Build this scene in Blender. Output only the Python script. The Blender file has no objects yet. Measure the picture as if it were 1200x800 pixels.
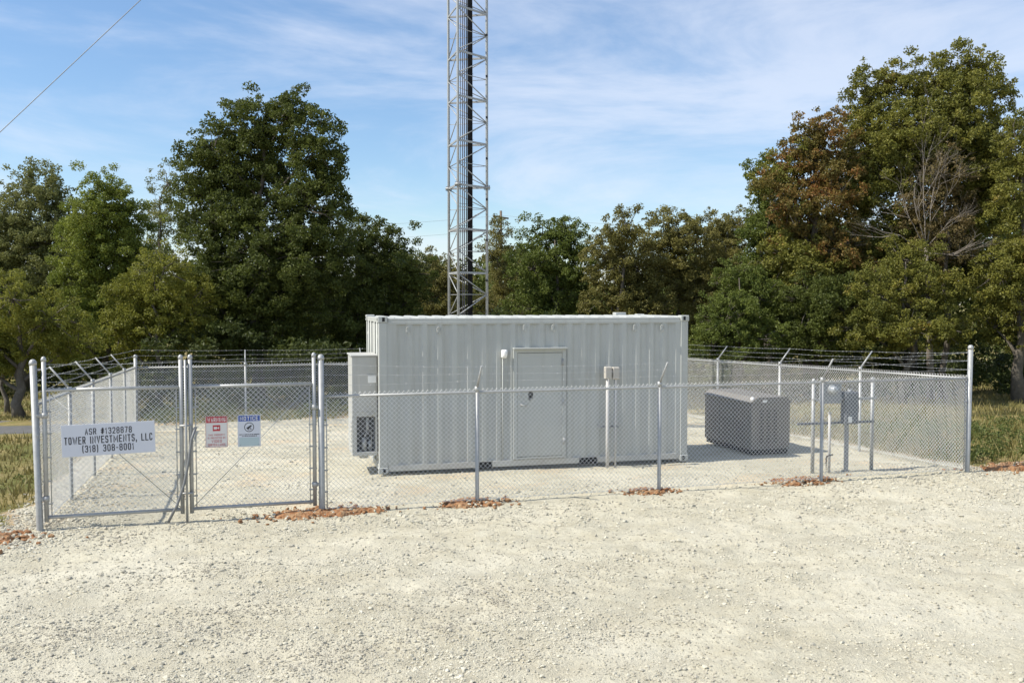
import bpy, bmesh, math, random
import numpy as np
from mathutils import Vector, Matrix
random.seed(7); rng = np.random.default_rng(7)
PI = math.pi; R = math.radians
SC = bpy.context.scene; COL = SC.collection

# ------------------------------------------------------------------ camera
F, H, YH = 1085.0, 3.06, 355.0          # focal length in photo pixels, eye height, horizon row
PITCH = math.atan((400 - YH) / F)
cd = bpy.data.cameras.new('camera'); cam = bpy.data.objects.new('camera', cd); COL.objects.link(cam)
cam.location = (0, 0, H); cam.rotation_euler = (PI/2 - PITCH, 0, 0)
cd.sensor_fit = 'HORIZONTAL'; cd.sensor_width = 36; cd.lens = 36*F/1200
cd.clip_start = .1; cd.clip_end = 3000
SC.camera = cam
FWD = np.array([0, math.cos(PITCH), -math.sin(PITCH)]); UP = np.array([0, math.sin(PITCH), math.cos(PITCH)])
CAM = np.array([0, 0, H])
def ray(px, py): return FWD + np.array([(px-600)/F, 0, 0]) + UP*(-(py-400)/F)
def at(px, py, Y):
    d = ray(px, py); return CAM + d*(Y/d[1])

# ------------------------------------------------------------------ site frame
PHI = R(16.4)
E1 = np.array([math.cos(PHI), math.sin(PHI), 0]); E2 = np.array([-math.sin(PHI), math.cos(PHI), 0]); EZ = np.array([0, 0, 1.])
_d = ray(47, 621); C0 = CAM + _d*(-H/_d[2])
def uv(x, y):
    dx = x - C0[0]; dy = y - C0[1]
    return dx*E1[0] + dy*E1[1], dx*E2[0] + dy*E2[1]
def sstep(a, b, x):
    t = np.clip((x-a)/(b-a), 0, 1); return t*t*(3-2*t)
def gz(x, y):
    u, v = uv(np.asarray(x, float), np.asarray(y, float))
    vv = np.clip(v, 0, 30)
    return -0.027*vv + .35*sstep(60, 300, v)
def S(u, v, z=0.):
    p = C0 + u*E1 + v*E2; p[2] = float(gz(p[0], p[1])) + z; return p
def ground_at(px, py):
    d = ray(px, py); t = -H/d[2]
    for _ in range(40):
        p = CAM + d*t; t = (float(gz(p[0], p[1])) - H)/d[2]
    return CAM + d*t
_T = rng.random((256, 256))
def vnoise(x, y):
    xi = np.floor(x).astype(int); yi = np.floor(y).astype(int); fx = x-xi; fy = y-yi
    fx = fx*fx*(3-2*fx); fy = fy*fy*(3-2*fy)
    a = _T[xi % 256, yi % 256]; b = _T[(xi+1) % 256, yi % 256]; c = _T[xi % 256, (yi+1) % 256]; d = _T[(xi+1) % 256, (yi+1) % 256]
    return (a*(1-fx)+b*fx)*(1-fy) + (c*(1-fx)+d*fx)*fy - .5
def gravel_mask(x, y):
    u, v = uv(x, y); n = vnoise(x*1.3, y*1.3)*.9 + vnoise(x*4, y*4)*.3
    a = sstep(.35, -.15, v + n*.5)
    b = sstep(-.75, -.35, u + n*.4)*sstep(16.2, 15.6, u + n*.5)*sstep(15.0, 14.0, v + n)
    return np.maximum(a, b)
def micro(x, y):
    g = gravel_mask(x, y)
    u, v = uv(x, y)
    h = .030*vnoise(x*.7, y*.9) + .026*vnoise(x*2.3+9, y*2.3) + .022*vnoise(x*6.1, y*6.1+5) + .016*vnoise(x*14, y*14)
    rut = np.sin((v*1.0 + u*.18 + .5*vnoise(x*.35, y*.35))*5.2)*.010*(vnoise(x*.25+3, y*.25)+.5)
    for (v0, sl, w_) in ((-1.6, .03, .13), (-3.2, .03, .13), (-2.5, -.16, .12), (-4.1, -.16, .12), (-4.9, .06, .14), (-6.4, .06, .14), (-5.6, .24, .12), (-7.2, .24, .12)):
        e = (v - v0 - sl*(u-6) - .35*vnoise(u*.12+v0, u*.05))/w_
        rut = rut - .020*np.exp(-e*e)*(.55+vnoise(u*.4, v*.3+v0)) + .011*np.exp(-(np.abs(e)-1.5)**2*3)*(.7+.8*vnoise(u*3., v*3.))
    rough = .09*vnoise(x*.5, y*.5) + .05*vnoise(x*1.7, y*1.7)
    nearfence = np.where((v > -.4), .55, 1.0)
    return g*(h*nearfence + rut) + (1-g)*rough*.8 - .012
def gh(x, y): return gz(x, y) + micro(x, y)

# ------------------------------------------------------------------ mesh builder
ROOT = {}
class MB:
    def __init__(s): s.V = []; s.L = []; s.K = []; s.M = []; s.SM = []; s.n = 0
    def add(s, v, f, mat=0, smooth=False):
        v = np.asarray(v, float).reshape(-1, 3); s.V.append(v)
        if isinstance(f, np.ndarray):
            s.L.append((f + s.n).reshape(-1)); k = np.full(len(f), f.shape[1])
        else:
            s.L.append(np.concatenate([np.asarray(q) for q in f]) + s.n); k = np.array([len(q) for q in f])
        s.K.append(k); s.M.append(np.full(len(k), mat)); s.SM.append(np.full(len(k), smooth)); s.n += len(v); return s
    def build(s, name, mats, parent=None):
        me = bpy.data.meshes.new(name)
        V = np.concatenate(s.V); L = np.concatenate(s.L); K = np.concatenate(s.K)
        off = ROOT.get(parent.name, np.zeros(3)) if parent else np.zeros(3)
        V = V - off
        me.vertices.add(len(V)); me.vertices.foreach_set('co', V.astype('f4').ravel())
        me.loops.add(len(L)); me.loops.foreach_set('vertex_index', L.astype('i4'))
        me.polygons.add(len(K)); st = np.concatenate([[0], np.cumsum(K)[:-1]])
        me.polygons.foreach_set('loop_start', st.astype('i4'))
        me.polygons.foreach_set('material_index', np.concatenate(s.M).astype('i4'))
        me.polygons.foreach_set('use_smooth', np.concatenate(s.SM).astype(bool))
        for m in (mats if isinstance(mats, (list, tuple)) else [mats]): me.materials.append(m)
        me.update(calc_edges=True); me.validate()
        o = bpy.data.objects.new(name, me); COL.objects.link(o)
        if parent: o.parent = parent; ROOT[o.name] = off
        else: ROOT[o.name] = np.zeros(3)
        return o
    def box(s, c, size, ax=(E1, E2, EZ), bev=0.0, mat=0):
        c = np.asarray(c, float); h = np.asarray(size, float)/2
        A = np.array(ax)
        if bev <= 0:
            P = np.array([[x, y, z] for x in (-1, 1) for y in (-1, 1) for z in (-1, 1)])*h
            f = np.array([[0, 1, 3, 2], [4, 6, 7, 5], [0, 4, 5, 1], [2, 3, 7, 6], [0, 2, 6, 4], [1, 5, 7, 3]])
            return s.add(c + P@A, f, mat)
        b = min(bev, h.min()*.9); V = []; idx = {}
        for x in (-1, 1):
            for y in (-1, 1):
                for z in (-1, 1):
                    for k in range(3):
                        q = np.array([x, y, z])*(h-b); q[k] += (x, y, z)[k]*b
                        idx[(x, y, z, k)] = len(V); V.append(q)
        fs = []
        for k in range(3):
            i, j = [(1, 2), (2, 0), (0, 1)][k]
            for sgn in (-1, 1):
                q = []
                for (a, bb) in ((-1, -1), (1, -1), (1, 1), (-1, 1)):
                    t = [0, 0, 0]; t[k] = sgn; t[i] = a; t[j] = bb; q.append(idx[tuple(t)+(k,)])
                fs.append(q if sgn > 0 else q[::-1])
        for k in range(3):
            i, j = [(1, 2), (2, 0), (0, 1)][k]
            for a in (-1, 1):
                for bb in (-1, 1):
                    t0 = [0]*3; t1 = [0]*3; t0[i] = t1[i] = a; t0[j] = t1[j] = bb; t0[k] = -1; t1[k] = 1
                    q = [idx[tuple(t0)+(i,)], idx[tuple(t1)+(i,)], idx[tuple(t1)+(j,)], idx[tuple(t0)+(j,)]]
                    fs.append(q if a*bb < 0 else q[::-1])
        for x in (-1, 1):
            for y in (-1, 1):
                for z in (-1, 1):
                    q = [idx[(x, y, z, k)] for k in range(3)]; fs.append(q if x*y*z > 0 else q[::-1])
        return s.add(c + np.array(V)@A, fs, mat)
    def tube(s, pts, rad, n=8, mat=0, smooth=True, cap=True):
        P = np.array(pts, float); m = len(P); r = np.full(m, rad) if np.isscalar(rad) else np.array(rad, float)
        T = np.gradient(P, axis=0); T /= np.linalg.norm(T, axis=1)[:, None] + 1e-9
        ref = np.array([0, 0, 1.]) if abs(T[:, 2]).mean() < .9 else np.array([1., 0, 0])
        A = np.cross(T, ref); A /= np.linalg.norm(A, axis=1)[:, None] + 1e-9
        B = np.cross(T, A)
        th = np.arange(n)*2*PI/n
        V = P[:, None] + r[:, None, None]*(A[:, None]*np.cos(th)[None, :, None] + B[:, None]*np.sin(th)[None, :, None])
        i = np.arange(m-1)[:, None]*n; j = np.arange(n)[None]; j2 = (j+1) % n
        f = np.stack([i+j, i+n+j, i+n+j2, i+j2], -1).reshape(-1, 4)
        s.add(V.reshape(-1, 3), f, mat, smooth)
        if cap:
            s.L.append(np.arange(n)[::-1][::-1] + s.n - m*n); s.K.append(np.array([n])); s.M.append(np.array([mat])); s.SM.append(np.array([False]))
            s.L.append(np.arange(n)[::-1] + s.n - n); s.K.append(np.array([n])); s.M.append(np.array([mat])); s.SM.append(np.array([False]))
        return s
    def segs(s, A, B, r, n=3, mat=0, smooth=True):           # many straight thin wires at once
        A = np.asarray(A, float); B = np.asarray(B, float); T = B-A; T /= np.linalg.norm(T, axis=1)[:, None] + 1e-9
        ref = np.where(np.abs(T[:, 2:3]) > .95, np.array([[1., 0, 0]]), np.array([[0, 0, 1.]]))
        U = np.cross(T, ref); U /= np.linalg.norm(U, axis=1)[:, None]; W = np.cross(T, U)
        th = np.arange(n)*2*PI/n + .3
        O = r*(U[:, None]*np.cos(th)[None, :, None] + W[:, None]*np.sin(th)[None, :, None])
        V = np.concatenate([A[:, None]+O, B[:, None]+O], 1)
        b = (np.arange(len(A))*2*n)[:, None, None]; j = np.arange(n); j2 = (j+1) % n
        f = (b + np.stack([j, n+j, n+j2, j2], -1)[None]).reshape(-1, 4)
        return s.add(V.reshape(-1, 3), f, mat, smooth)
def tag(o, label=None, cat=None, group=None, kind=None):
    if label: o['label'] = label
    if cat: o['category'] = cat
    if group: o['group'] = group
    if kind: o['kind'] = kind
    return o
def thing(name, label, cat, loc, group=None):
    o = bpy.data.objects.new(name, None); COL.objects.link(o); o.empty_display_size = .2
    o.location = loc; ROOT[o.name] = np.array(loc, float)
    return tag(o, label, cat, group)

# ------------------------------------------------------------------ materials
def mat(name, col, rough=.6, metal=0., noise=None, bump=None, spec=.5):
    m = bpy.data.materials.new(name); m.use_nodes = True; nt = m.node_tree; b = nt.nodes['Principled BSDF']
    b.inputs['Base Color'].default_value = (*col, 1); b.inputs['Roughness'].default_value = rough; b.inputs['Metallic'].default_value = metal
    b.inputs['Specular IOR Level'].default_value = spec
    if noise or bump:
        tc = nt.nodes.new('ShaderNodeNewGeometry')
    if noise:
        sc, amt, col2 = noise
        n = nt.nodes.new('ShaderNodeTexNoise'); n.inputs['Scale'].default_value = sc; n.inputs['Detail'].default_value = 8; n.inputs['Roughness'].default_value = .65
        nt.links.new(tc.outputs['Position'], n.inputs['Vector'])
        r = nt.nodes.new('ShaderNodeMapRange'); r.inputs[1].default_value = .42; r.inputs[2].default_value = .68; r.inputs[4].default_value = amt
        nt.links.new(n.outputs['Fac'], r.inputs[0])
        mx = nt.nodes.new('ShaderNodeMix'); mx.data_type = 'RGBA'; mx.inputs[6].default_value = (*col, 1); mx.inputs[7].default_value = (*col2, 1)
        nt.links.new(r.outputs[0], mx.inputs[0]); nt.links.new(mx.outputs[2], b.inputs['Base Color'])
    if bump:
        sc, st = bump
        n = nt.nodes.new('ShaderNodeTexNoise'); n.inputs['Scale'].default_value = sc; n.inputs['Detail'].default_value = 4
        nt.links.new(tc.outputs['Position'], n.inputs['Vector'])
        bp = nt.nodes.new('ShaderNodeBump'); bp.inputs['Strength'].default_value = st; bp.inputs['Distance'].default_value = .02
        nt.links.new(n.outputs['Fac'], bp.inputs['Height']); nt.links.new(bp.outputs[0], b.inputs['Normal'])
    return m
M = {}
M['galv'] = mat('galvanised_steel', (.40, .405, .40), .5, .3, (14, .6, (.28, .285, .285)))
M['wire'] = mat('galvanised_wire', (.80, .80, .78), .45, .05)
M['barb'] = mat('barbed_wire_steel', (.46, .47, .48), .45, .5)
M['paint'] = mat('container_paint', (.44, .452, .428), .5, 0, (1.6, .5, (.38, .39, .365)), (4, .05))
M['paint_rail'] = mat('dusty_container_paint', (.50, .50, .47), .55, 0, (5, .6, (.38, .36, .31)))
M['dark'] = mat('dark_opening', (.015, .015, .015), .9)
M['black'] = mat('black_rubber', (.022, .022, .024), .5)
M['ac'] = mat('air_conditioner_paint', (.44, .44, .415), .5, 0, (3, .3, (.5, .5, .47)))
M['coil'] = mat('condenser_coil', (.09, .09, .09), .6, .3, (60, .8, (.2, .2, .2)))
M['gen'] = mat('generator_paint', (.20, .185, .165), .55, 0, (3, .4, (.165, .15, .13)))
M['slot'] = mat('generator_slot', (.07, .065, .06), .7)
M['white'] = mat('white_plastic', (.8, .8, .78), .35)
M['pvc'] = mat('pale_conduit', (.46, .45, .43), .5)
M['boxbeige'] = mat('beige_junction_box', (.46, .43, .38), .55)
M['metergrey'] = mat('grey_enclosure', (.30, .31, .32), .5, .1)
M['disc'] = mat('dark_grey_enclosure', (.16, .17, .185), .5, .1)
M['tower'] = mat('tower_steel', (.36, .37, .37), .5, .25, (6, .6, (.27, .28, .29)))
M['coax'] = mat('black_cable_jacket', (.012, .012, .014), .75, spec=.2)
M['coaxgrey'] = mat('grey_cable_jacket', (.10, .10, .13), .5)
M['sign'] = mat('sign_face', (.60, .62, .69), .45)
M['signw'] = mat('sign_white', (.66, .64, .63), .45)
M['ink'] = mat('black_ink', (.02, .02, .03), .5)
M['red'] = mat('sign_red', (.44, .014, .030), .45)
M['blue'] = mat('sign_blue', (.012, .07, .34), .45)
M['bluegrey'] = mat('sign_grey_blue', (.42, .52, .55), .5)
M['glass'] = mat('meter_glass', (.40, .42, .43), .15, .3)
M['bark'] = mat('bark', (.10, .085, .065), .9, 0, (7, .8, (.17, .15, .125)), (25, .6))
M['deadwood'] = mat('dead_wood', (.26, .225, .19), .85, 0, (5, .6, (.17, .145, .12)))
M['clay'] = mat('red_clay', (.255, .110, .042), .95, 0, (13, .85, (.40, .29, .17)), (40, 1))
M['dull'] = mat('shaded_steel', (.20, .205, .21), .6, .3)  # steel darkened with the latch bar's shade in its colour; ties reuse it
M['polewood'] = mat('pole_wood', (.16, .13, .10), .9)

def streaks(m, col, amt):
    nt = m.node_tree; b = nt.nodes['Principled BSDF']; src = b.inputs['Base Color'].links[0].from_socket
    g = nt.nodes.new('ShaderNodeNewGeometry'); mp = nt.nodes.new('ShaderNodeMapping'); mp.inputs['Scale'].default_value = (9, 9, .55)
    n = nt.nodes.new('ShaderNodeTexNoise'); n.inputs['Scale'].default_value = 1.; n.inputs['Detail'].default_value = 7; n.inputs['Roughness'].default_value = .7
    r = nt.nodes.new('ShaderNodeMapRange'); r.inputs[1].default_value = .5; r.inputs[2].default_value = .75; r.inputs[4].default_value = amt
    x = nt.nodes.new('ShaderNodeMix'); x.data_type = 'RGBA'; x.inputs[7].default_value = (*col, 1)
    nt.links.new(g.outputs['Position'], mp.inputs['Vector']); nt.links.new(mp.outputs[0], n.inputs['Vector']); nt.links.new(n.outputs['Fac'], r.inputs[0])
    nt.links.new(r.outputs[0], x.inputs[0]); nt.links.new(src, x.inputs[6]); nt.links.new(x.outputs[2], b.inputs['Base Color'])
streaks(M['paint'], (.30, .28, .235), .38); streaks(M['gen'], (.26, .24, .20), .4); streaks(M['ac'], (.33, .31, .27), .35)
def leafmat(name, c1, c2, c3=None, frac=.2, trans=.36):
    m = bpy.data.materials.new(name); m.use_nodes = True; nt = m.node_tree; b = nt.nodes['Principled BSDF']
    g = nt.nodes.new('ShaderNodeNewGeometry')
    ra = nt.nodes.new('ShaderNodeValToRGB'); e = ra.color_ramp.elements
    e[0].position = 0; e[0].color = (*c1, 1); e[1].position = 1-frac if c3 else 1; e[1].color = (*c2, 1)
    if c3: q = e.new(1.0); q.color = (*c3, 1)
    n = nt.nodes.new('ShaderNodeTexNoise'); n.inputs['Scale'].default_value = .9; n.inputs['Detail'].default_value = 3
    nt.links.new(g.outputs['Position'], n.inputs['Vector'])
    a = nt.nodes.new('ShaderNodeMath'); a.operation = 'MULTIPLY_ADD'; a.inputs[1].default_value = .45
    s2 = nt.nodes.new('ShaderNodeMapRange'); s2.inputs[1].default_value = .3; s2.inputs[2].default_value = .7; s2.inputs[4].default_value = .55
    nt.links.new(n.outputs['Fac'], s2.inputs[0])
    nt.links.new(g.outputs['Random Per Island'], a.inputs[0]); nt.links.new(s2.outputs[0], a.inputs[2])
    nt.links.new(a.outputs[0], ra.inputs[0]); nt.links.new(ra.outputs[0], b.inputs['Base Color'])
    b.inputs['Roughness'].default_value = .55; b.inputs['Specular IOR Level'].default_value = .3
    t = nt.nodes.new('ShaderNodeBsdfTranslucent'); nt.links.new(ra.outputs[0], t.inputs['Color'])
    mx = nt.nodes.new('ShaderNodeMixShader'); mx.inputs[0].default_value = trans
    out = nt.nodes['Material Output']
    nt.links.new(b.outputs[0], mx.inputs[1]); nt.links.new(t.outputs[0], mx.inputs[2]); nt.links.new(mx.outputs[0], out.inputs[0])
    return m
LM = {
 'dark':   leafmat('leaf_dark_green', (.056, .074, .016), (.145, .170, .034)),
 'mid':    leafmat('leaf_mid_green', (.068, .098, .018), (.180, .210, .040)),
 'bright': leafmat('leaf_bright_green', (.12, .160, .024), (.30, .330, .060)),
 'yellow': leafmat('leaf_yellow_green', (.125, .140, .022), (.305, .300, .050)),
 'olive':  leafmat('leaf_olive', (.115, .112, .030), (.275, .245, .070)),
 'grey':   leafmat('leaf_grey_green', (.120, .136, .042), (.27, .275, .095)),
 'rust':   leafmat('leaf_rust', (.090, .100, .024), (.205, .150, .040), (.33, .130, .046), .42),
 'autumn': leafmat('leaf_autumn_green', (.096, .112, .022), (.245, .232, .044), (.28, .160, .044), .17),
 'brown':  leafmat('leaf_dry_brown', (.105, .092, .036), (.215, .155, .060)),
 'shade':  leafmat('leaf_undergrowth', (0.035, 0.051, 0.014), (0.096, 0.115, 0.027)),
 'grass':  leafmat('grass_blade', (.13, .125, .036), (.25, .21, .075), (.38, .31, .15), .35, .25),
 'weed':   leafmat('weed_leaf', (.060, .090, .022), (.15, .17, .048), (.24, .22, .10), .2),
}

# ------------------------------------------------------------------ ground
def ground_material():
    m = bpy.data.materials.new('ground'); m.use_nodes = True; nt = m.node_tree; N = nt.nodes; LK = nt.links.new; b = N['Principled BSDF']
    b.inputs['Roughness'].default_value = .95; b.inputs['Specular IOR Level'].default_value = .15
    g = N.new('ShaderNodeNewGeometry'); P = g.outputs['Position']
    def math_(op, a, bb=None, c=None):
        n = N.new('ShaderNodeMath'); n.operation = op
        for i, v in enumerate((a, bb, c)):
            if v is None: continue
            if isinstance(v, (int, float)): n.inputs[i].default_value = v
            else: LK(v, n.inputs[i])
        return n.outputs[0]
    def noise(sc, det=6, rough=.6, out='Fac'):
        n = N.new('ShaderNodeTexNoise'); n.inputs['Scale'].default_value = sc; n.inputs['Detail'].default_value = det; n.inputs['Roughness'].default_value = rough
        LK(P, n.inputs['Vector']); return n.outputs[out]
    def rng_(v, a, bb, c=0., d=1.):
        n = N.new('ShaderNodeMapRange'); n.interpolation_type = 'SMOOTHSTEP'
        LK(v, n.inputs[0]); n.inputs[1].default_value = a; n.inputs[2].default_value = bb; n.inputs[3].default_value = c; n.inputs[4].default_value = d
        return n.outputs[0]
    def mix(f, a, bb):
        n = N.new('ShaderNodeMix'); n.data_type = 'RGBA'
        if isinstance(f, float): n.inputs[0].default_value = f
        else: LK(f, n.inputs[0])
        for i, v in ((6, a), (7, bb)):
            if isinstance(v, tuple): n.inputs[i].default_value = (*v, 1)
            else: LK(v, n.inputs[i])
        return n.outputs[2]
    at_ = N.new('ShaderNodeAttribute'); at_.attribute_name = 'gravel_cover'
    cover = math_('ADD', at_.outputs['Fac'], math_('MULTIPLY', math_('SUBTRACT', noise(5, 5, .7), .5), .9))
    gm = rng_(cover, .4, .6)
    big = noise(.35, 4); med = noise(2.2, 6); fine = noise(38, 4, .7)
    vor = N.new('ShaderNodeTexVoronoi'); vor.inputs['Scale'].default_value = 75; LK(P, vor.inputs['Vector'])
    sp = N.new('ShaderNodeSeparateColor'); LK(vor.outputs['Color'], sp.inputs[0])
    gr = mix(rng_(med, .35, .7), (.545, .51, .395), (.45, .41, .30))
    gr = mix(rng_(big, .45, .7), gr, (.585, .55, .44))
    gr = mix(math_('MULTIPLY', sp.outputs[0], .25), gr, (.62, .59, .49))
    gr = mix(rng_(sp.outputs[1], .9, 1.0, 0, .35), gr, (.30, .27, .23))
    tint = noise(.8, 3)
    vx = N.new('ShaderNodeVectorMath'); vx.operation = 'DOT_PRODUCT'; LK(P, vx.inputs[0]); vx.inputs[1].default_value = tuple(E2)
    inside = rng_(math_('SUBTRACT', vx.outputs['Value'], float(np.dot(C0, E2))), -.2, .6)
    gr = mix(math_('MULTIPLY', rng_(tint, .52, .72, 0, .5), inside), gr, (.60, .45, .28))
    mp_ = N.new('ShaderNodeMapping'); mp_.inputs['Rotation'].default_value = (0, 0, -PHI+.05); mp_.inputs['Scale'].default_value = (.35, 3.2, 1); LK(P, mp_.inputs['Vector'])
    st = N.new('ShaderNodeTexNoise'); st.inputs['Scale'].default_value = 1.1; st.inputs['Detail'].default_value = 5; LK(mp_.outputs[0], st.inputs['Vector'])
    gr = mix(rng_(st.outputs['Fac'], .50, .70, 0, .38), gr, (.41, .375, .285))
    gr = mix(rng_(noise(6, 5, .7), .55, .72, 0, .30), gr, (.36, .32, .25))
    so = mix(noise(1.4, 6), (.20, .165, .065), (.31, .245, .11))
    so = mix(rng_(noise(.5, 4), .4, .6), so, (.14, .145, .045))
    dirt = mix(noise(2.5, 6), (.40, .29, .17), (.46, .36, .24))
    edge = rng_(cover, .02, .35)
    so = mix(edge, so, dirt)
    col = mix(gm, so, gr)
    LK(col, b.inputs['Base Color'])
    loose = rng_(noise(.9, 3), .40, .62, .35, 1.)
    hgt = math_('ADD', math_('MULTIPLY', fine, .8), math_('MULTIPLY', noise(90, 3, .7), .45))
    hgt = math_('ADD', math_('MULTIPLY', hgt, loose), math_('MULTIPLY', noise(11, 6, .72), 1.3))
    bp = N.new('ShaderNodeBump'); bp.inputs['Strength'].default_value = 1.0; bp.inputs['Distance'].default_value = .026
    LK(hgt, bp.inputs['Height']); LK(bp.outputs[0], b.inputs['Normal'])
    return m
def axis(parts):
    out = []
    for a, b, st in parts: out += list(np.arange(a, b, st))
    return np.array(out)
gx = axis([(-900, -200, 70), (-200, -60, 10), (-60, -20, 1.2), (-20, -11, .2), (-11, 11, .07), (11, 20, .2), (20, 60, 1.2), (60, 200, 10), (200, 901, 70)])
gy = axis([(-300, -40, 40), (-40, 0, 4), (0, 6.4, .5), (6.4, 13, .055), (13, 19, .085), (19, 32, .2), (32, 70, 1.), (70, 200, 10), (200, 1500, 80)])
X, Y = np.meshgrid(gx, gy, indexing='ij'); Z = gh(X, Y)
nx, ny = X.shape
ii = (np.arange(nx-1)[:, None]*ny + np.arange(ny-1)[None]).ravel()
mb = MB(); mb.add(np.stack([X, Y, Z], -1).reshape(-1, 3), np.stack([ii, ii+ny, ii+ny+1, ii+1], -1), 0, True)
g = mb.build('ground', ground_material()); tag(g, kind='structure')
at_ = g.data.attributes.new('gravel_cover', 'FLOAT', 'POINT'); at_.data.foreach_set('value', gravel_mask(X, Y).ravel().astype('f4'))

# grey gravel road crossing the grass beyond the left fence
mb = MB(); pts = []
for k in range(40):
    x = -70 + k*1.49; y0 = 25.4 + .003*(x+12)**2
    for s_, w in enumerate((-2.1, -1., 0, 1., 2.1)):
        yy = y0 + w; pts.append((x, yy, float(gh(x, yy)) + .03 + (.03 if abs(w) < 1 else -.03)))
f = [[k*5+j, (k+1)*5+j, (k+1)*5+j+1, k*5+j+1] for k in range(39) for j in range(4)]
mb.add(pts, np.array(f), 0, True)
tag(mb.build('road', mat('road_chippings', (.10, .10, .10), .9, 0, (3, .8, (.145, .14, .13)), (60, .6))), kind='structure')

# loose stones lying on the gravel
ICO = []
ph = (1+5**.5)/2
for a in (-1, 1):
    for b_ in (-ph, ph): ICO += [(0, a, b_), (a, b_, 0), (b_, 0, a)]
ICO = np.array(ICO)/math.sqrt(1+ph*ph)
bm = bmesh.new(); [bm.verts.new(v) for v in ICO]; bmesh.ops.convex_hull(bm, input=bm.verts); bm.verts.index_update()
ICO = np.array([v.co for v in bm.verts]); ICF = np.array([[v.index for v in f_.verts] for f_ in bm.faces]); bm.free()
def stones(x, y, size, sink=.3):
    n = len(x); th = rng.random(n)*2*PI
    V = ICO[None]*(1+.28*(rng.random((n, 12, 1))-.5)*2)
    sc = np.stack([.7+.6*rng.random(n), .6+.4*rng.random(n), .4+.35*rng.random(n)], -1)*size[:, None]
    V = V*sc[:, None]
    tl = (rng.random(n)-.5)*.8; c, s_ = np.cos(tl), np.sin(tl)
    V = np.stack([V[..., 0], V[..., 1]*c[:, None]-V[..., 2]*s_[:, None], V[..., 1]*s_[:, None]+V[..., 2]*c[:, None]], -1)
    c, s_ = np.cos(th), np.sin(th)
    V = np.stack([V[..., 0]*c[:, None]-V[..., 1]*s_[:, None], V[..., 0]*s_[:, None]+V[..., 1]*c[:, None], V[..., 2]], -1)
    V += np.stack([x, y, gh(x, y) + size*(.5-sink)*.9], -1)[:, None]
    return V.reshape(-1, 3), (ICF[None] + (np.arange(n)*12)[:, None, None]).reshape(-1, 3)
NS = 330000
y = 1/(1/26 + rng.random(NS)*(1/6.6-1/26)); x = (rng.random(NS)*2-1)*(.60*y+1.0)
gm = gravel_mask(x, y); u_, v_ = uv(x, y)
dens = .22 + 1.7*np.clip(vnoise(u_*.22, v_*1.9)+.22 + .6*vnoise(x*2, y*2), 0, 1)
dens = np.where((v_ > .3) & (u_ > .5) & (u_ < 15), dens*.3, dens)
keep = (rng.random(NS) < gm*dens); x, y = x[keep], y[keep]
size = np.clip(.0060*np.exp(rng.normal(0, .58, len(x))), .0028, .030)*np.clip(y/10, .9, 1.5)
V1, F1 = stones(x, y, size)
# ballast spilled along the fence corners
xs, ys = [], []
for (a, b_, sx, sy, n) in ((-.25, -.15, .45, .5, 900), (-.3, 2., .25, 2.2, 1500), (.35, 1.6, .3, 1.8, 500), (15.3, .2, .6, .5, 500), (14.2, -.1, .9, .25, 400), (17.5, -.9, 1.5, .5, 600), (15.6, -1.4, 1.6, .9, 1400)):
    uu = rng.normal(a, sx, n); vv = rng.normal(b_, sy, n); p = C0[None] + uu[:, None]*E1 + vv[:, None]*E2
    xs.append(p[:, 0]); ys.append(p[:, 1])
x2 = np.concatenate(xs); y2 = np.concatenate(ys)
V2, F2 = stones(x2, y2, np.clip(.015*np.exp(rng.normal(0, .45, len(x2))), .008, .04))
mb = MB(); mb.add(V1, F1, 0, False); mb.add(V2, F2, 0, False)
sm = leafmat('limestone', (.27, .245, .195), (.53, .50, .40), (.61, .58, .49), .2, 0.)
tag(mb.build('gravel', sm), kind='stuff')

# ------------------------------------------------------------------ fence pieces
FP = dict(front_z=1.72)
def wall_uv(kind):
    pass
def run(P0, P1):
    P0 = np.array(P0); P1 = np.array(P1); L = np.linalg.norm((P1-P0)[:2]); d = (P1-P0)/L; d[2] = 0
    def at_(s, z, off=0., nrm=None):
        p = P0 + d*s; p = p.copy(); p[2] = gz(p[0], p[1]) + z
        return p + (nrm*off if nrm is not None else 0)
    return L, d, at_
def fabric(mb, A, B, z0, z1, nrm, r=.0029, diag=.072, aspect=1.0, spike=.06):
    """diamond mesh between plan points A and B, bottom height z0 and top z1 above the ground"""
    A = np.array(A, float); B = np.array(B, float); L = np.linalg.norm((B-A)[:2]); d = (B-A)/L; d[2] = 0
    hgt = z1-z0+spike; w = hgt/aspect
    a = np.arange(-w, L, diag)
    for fam in (0, 1):
        s0, s1 = a.copy(), a+w; zz0 = np.zeros_like(a); zz1 = np.full_like(a, hgt)
        lo = s0 < 0; zz0[lo] = (-s0[lo])*aspect; s0[lo] = 0
        hi = s1 > L; zz1[hi] -= (s1[hi]-L)*aspect; s1[hi] = L
        k = (s1-s0) > .03; s0, s1, q0, q1 = s0[k], s1[k], zz0[k], zz1[k]
        if fam: s0, s1 = L-s0, L-s1
        # split each wire in three so that it follows the ground and is not perfectly straight
        NSG = 3
        for i in range(NSG):
            def pt(t):
                s_ = s0+(s1-s0)*t; z_ = q0+(q1-q0)*t
                p = A[None] + d[None]*s_[:, None]; p[:, 2] = gz(p[:, 0], p[:, 1]) + z0 + z_
                bow = .012*np.sin(s_*2.1)*np.sin(np.clip(z_/hgt, 0, 1)*PI)
                return p + nrm[None]*(bow + (.002 if fam else -.002))[:, None]
            mb.segs(pt(i/NSG), pt((i+1)/NSG), r)
    return mb
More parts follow.
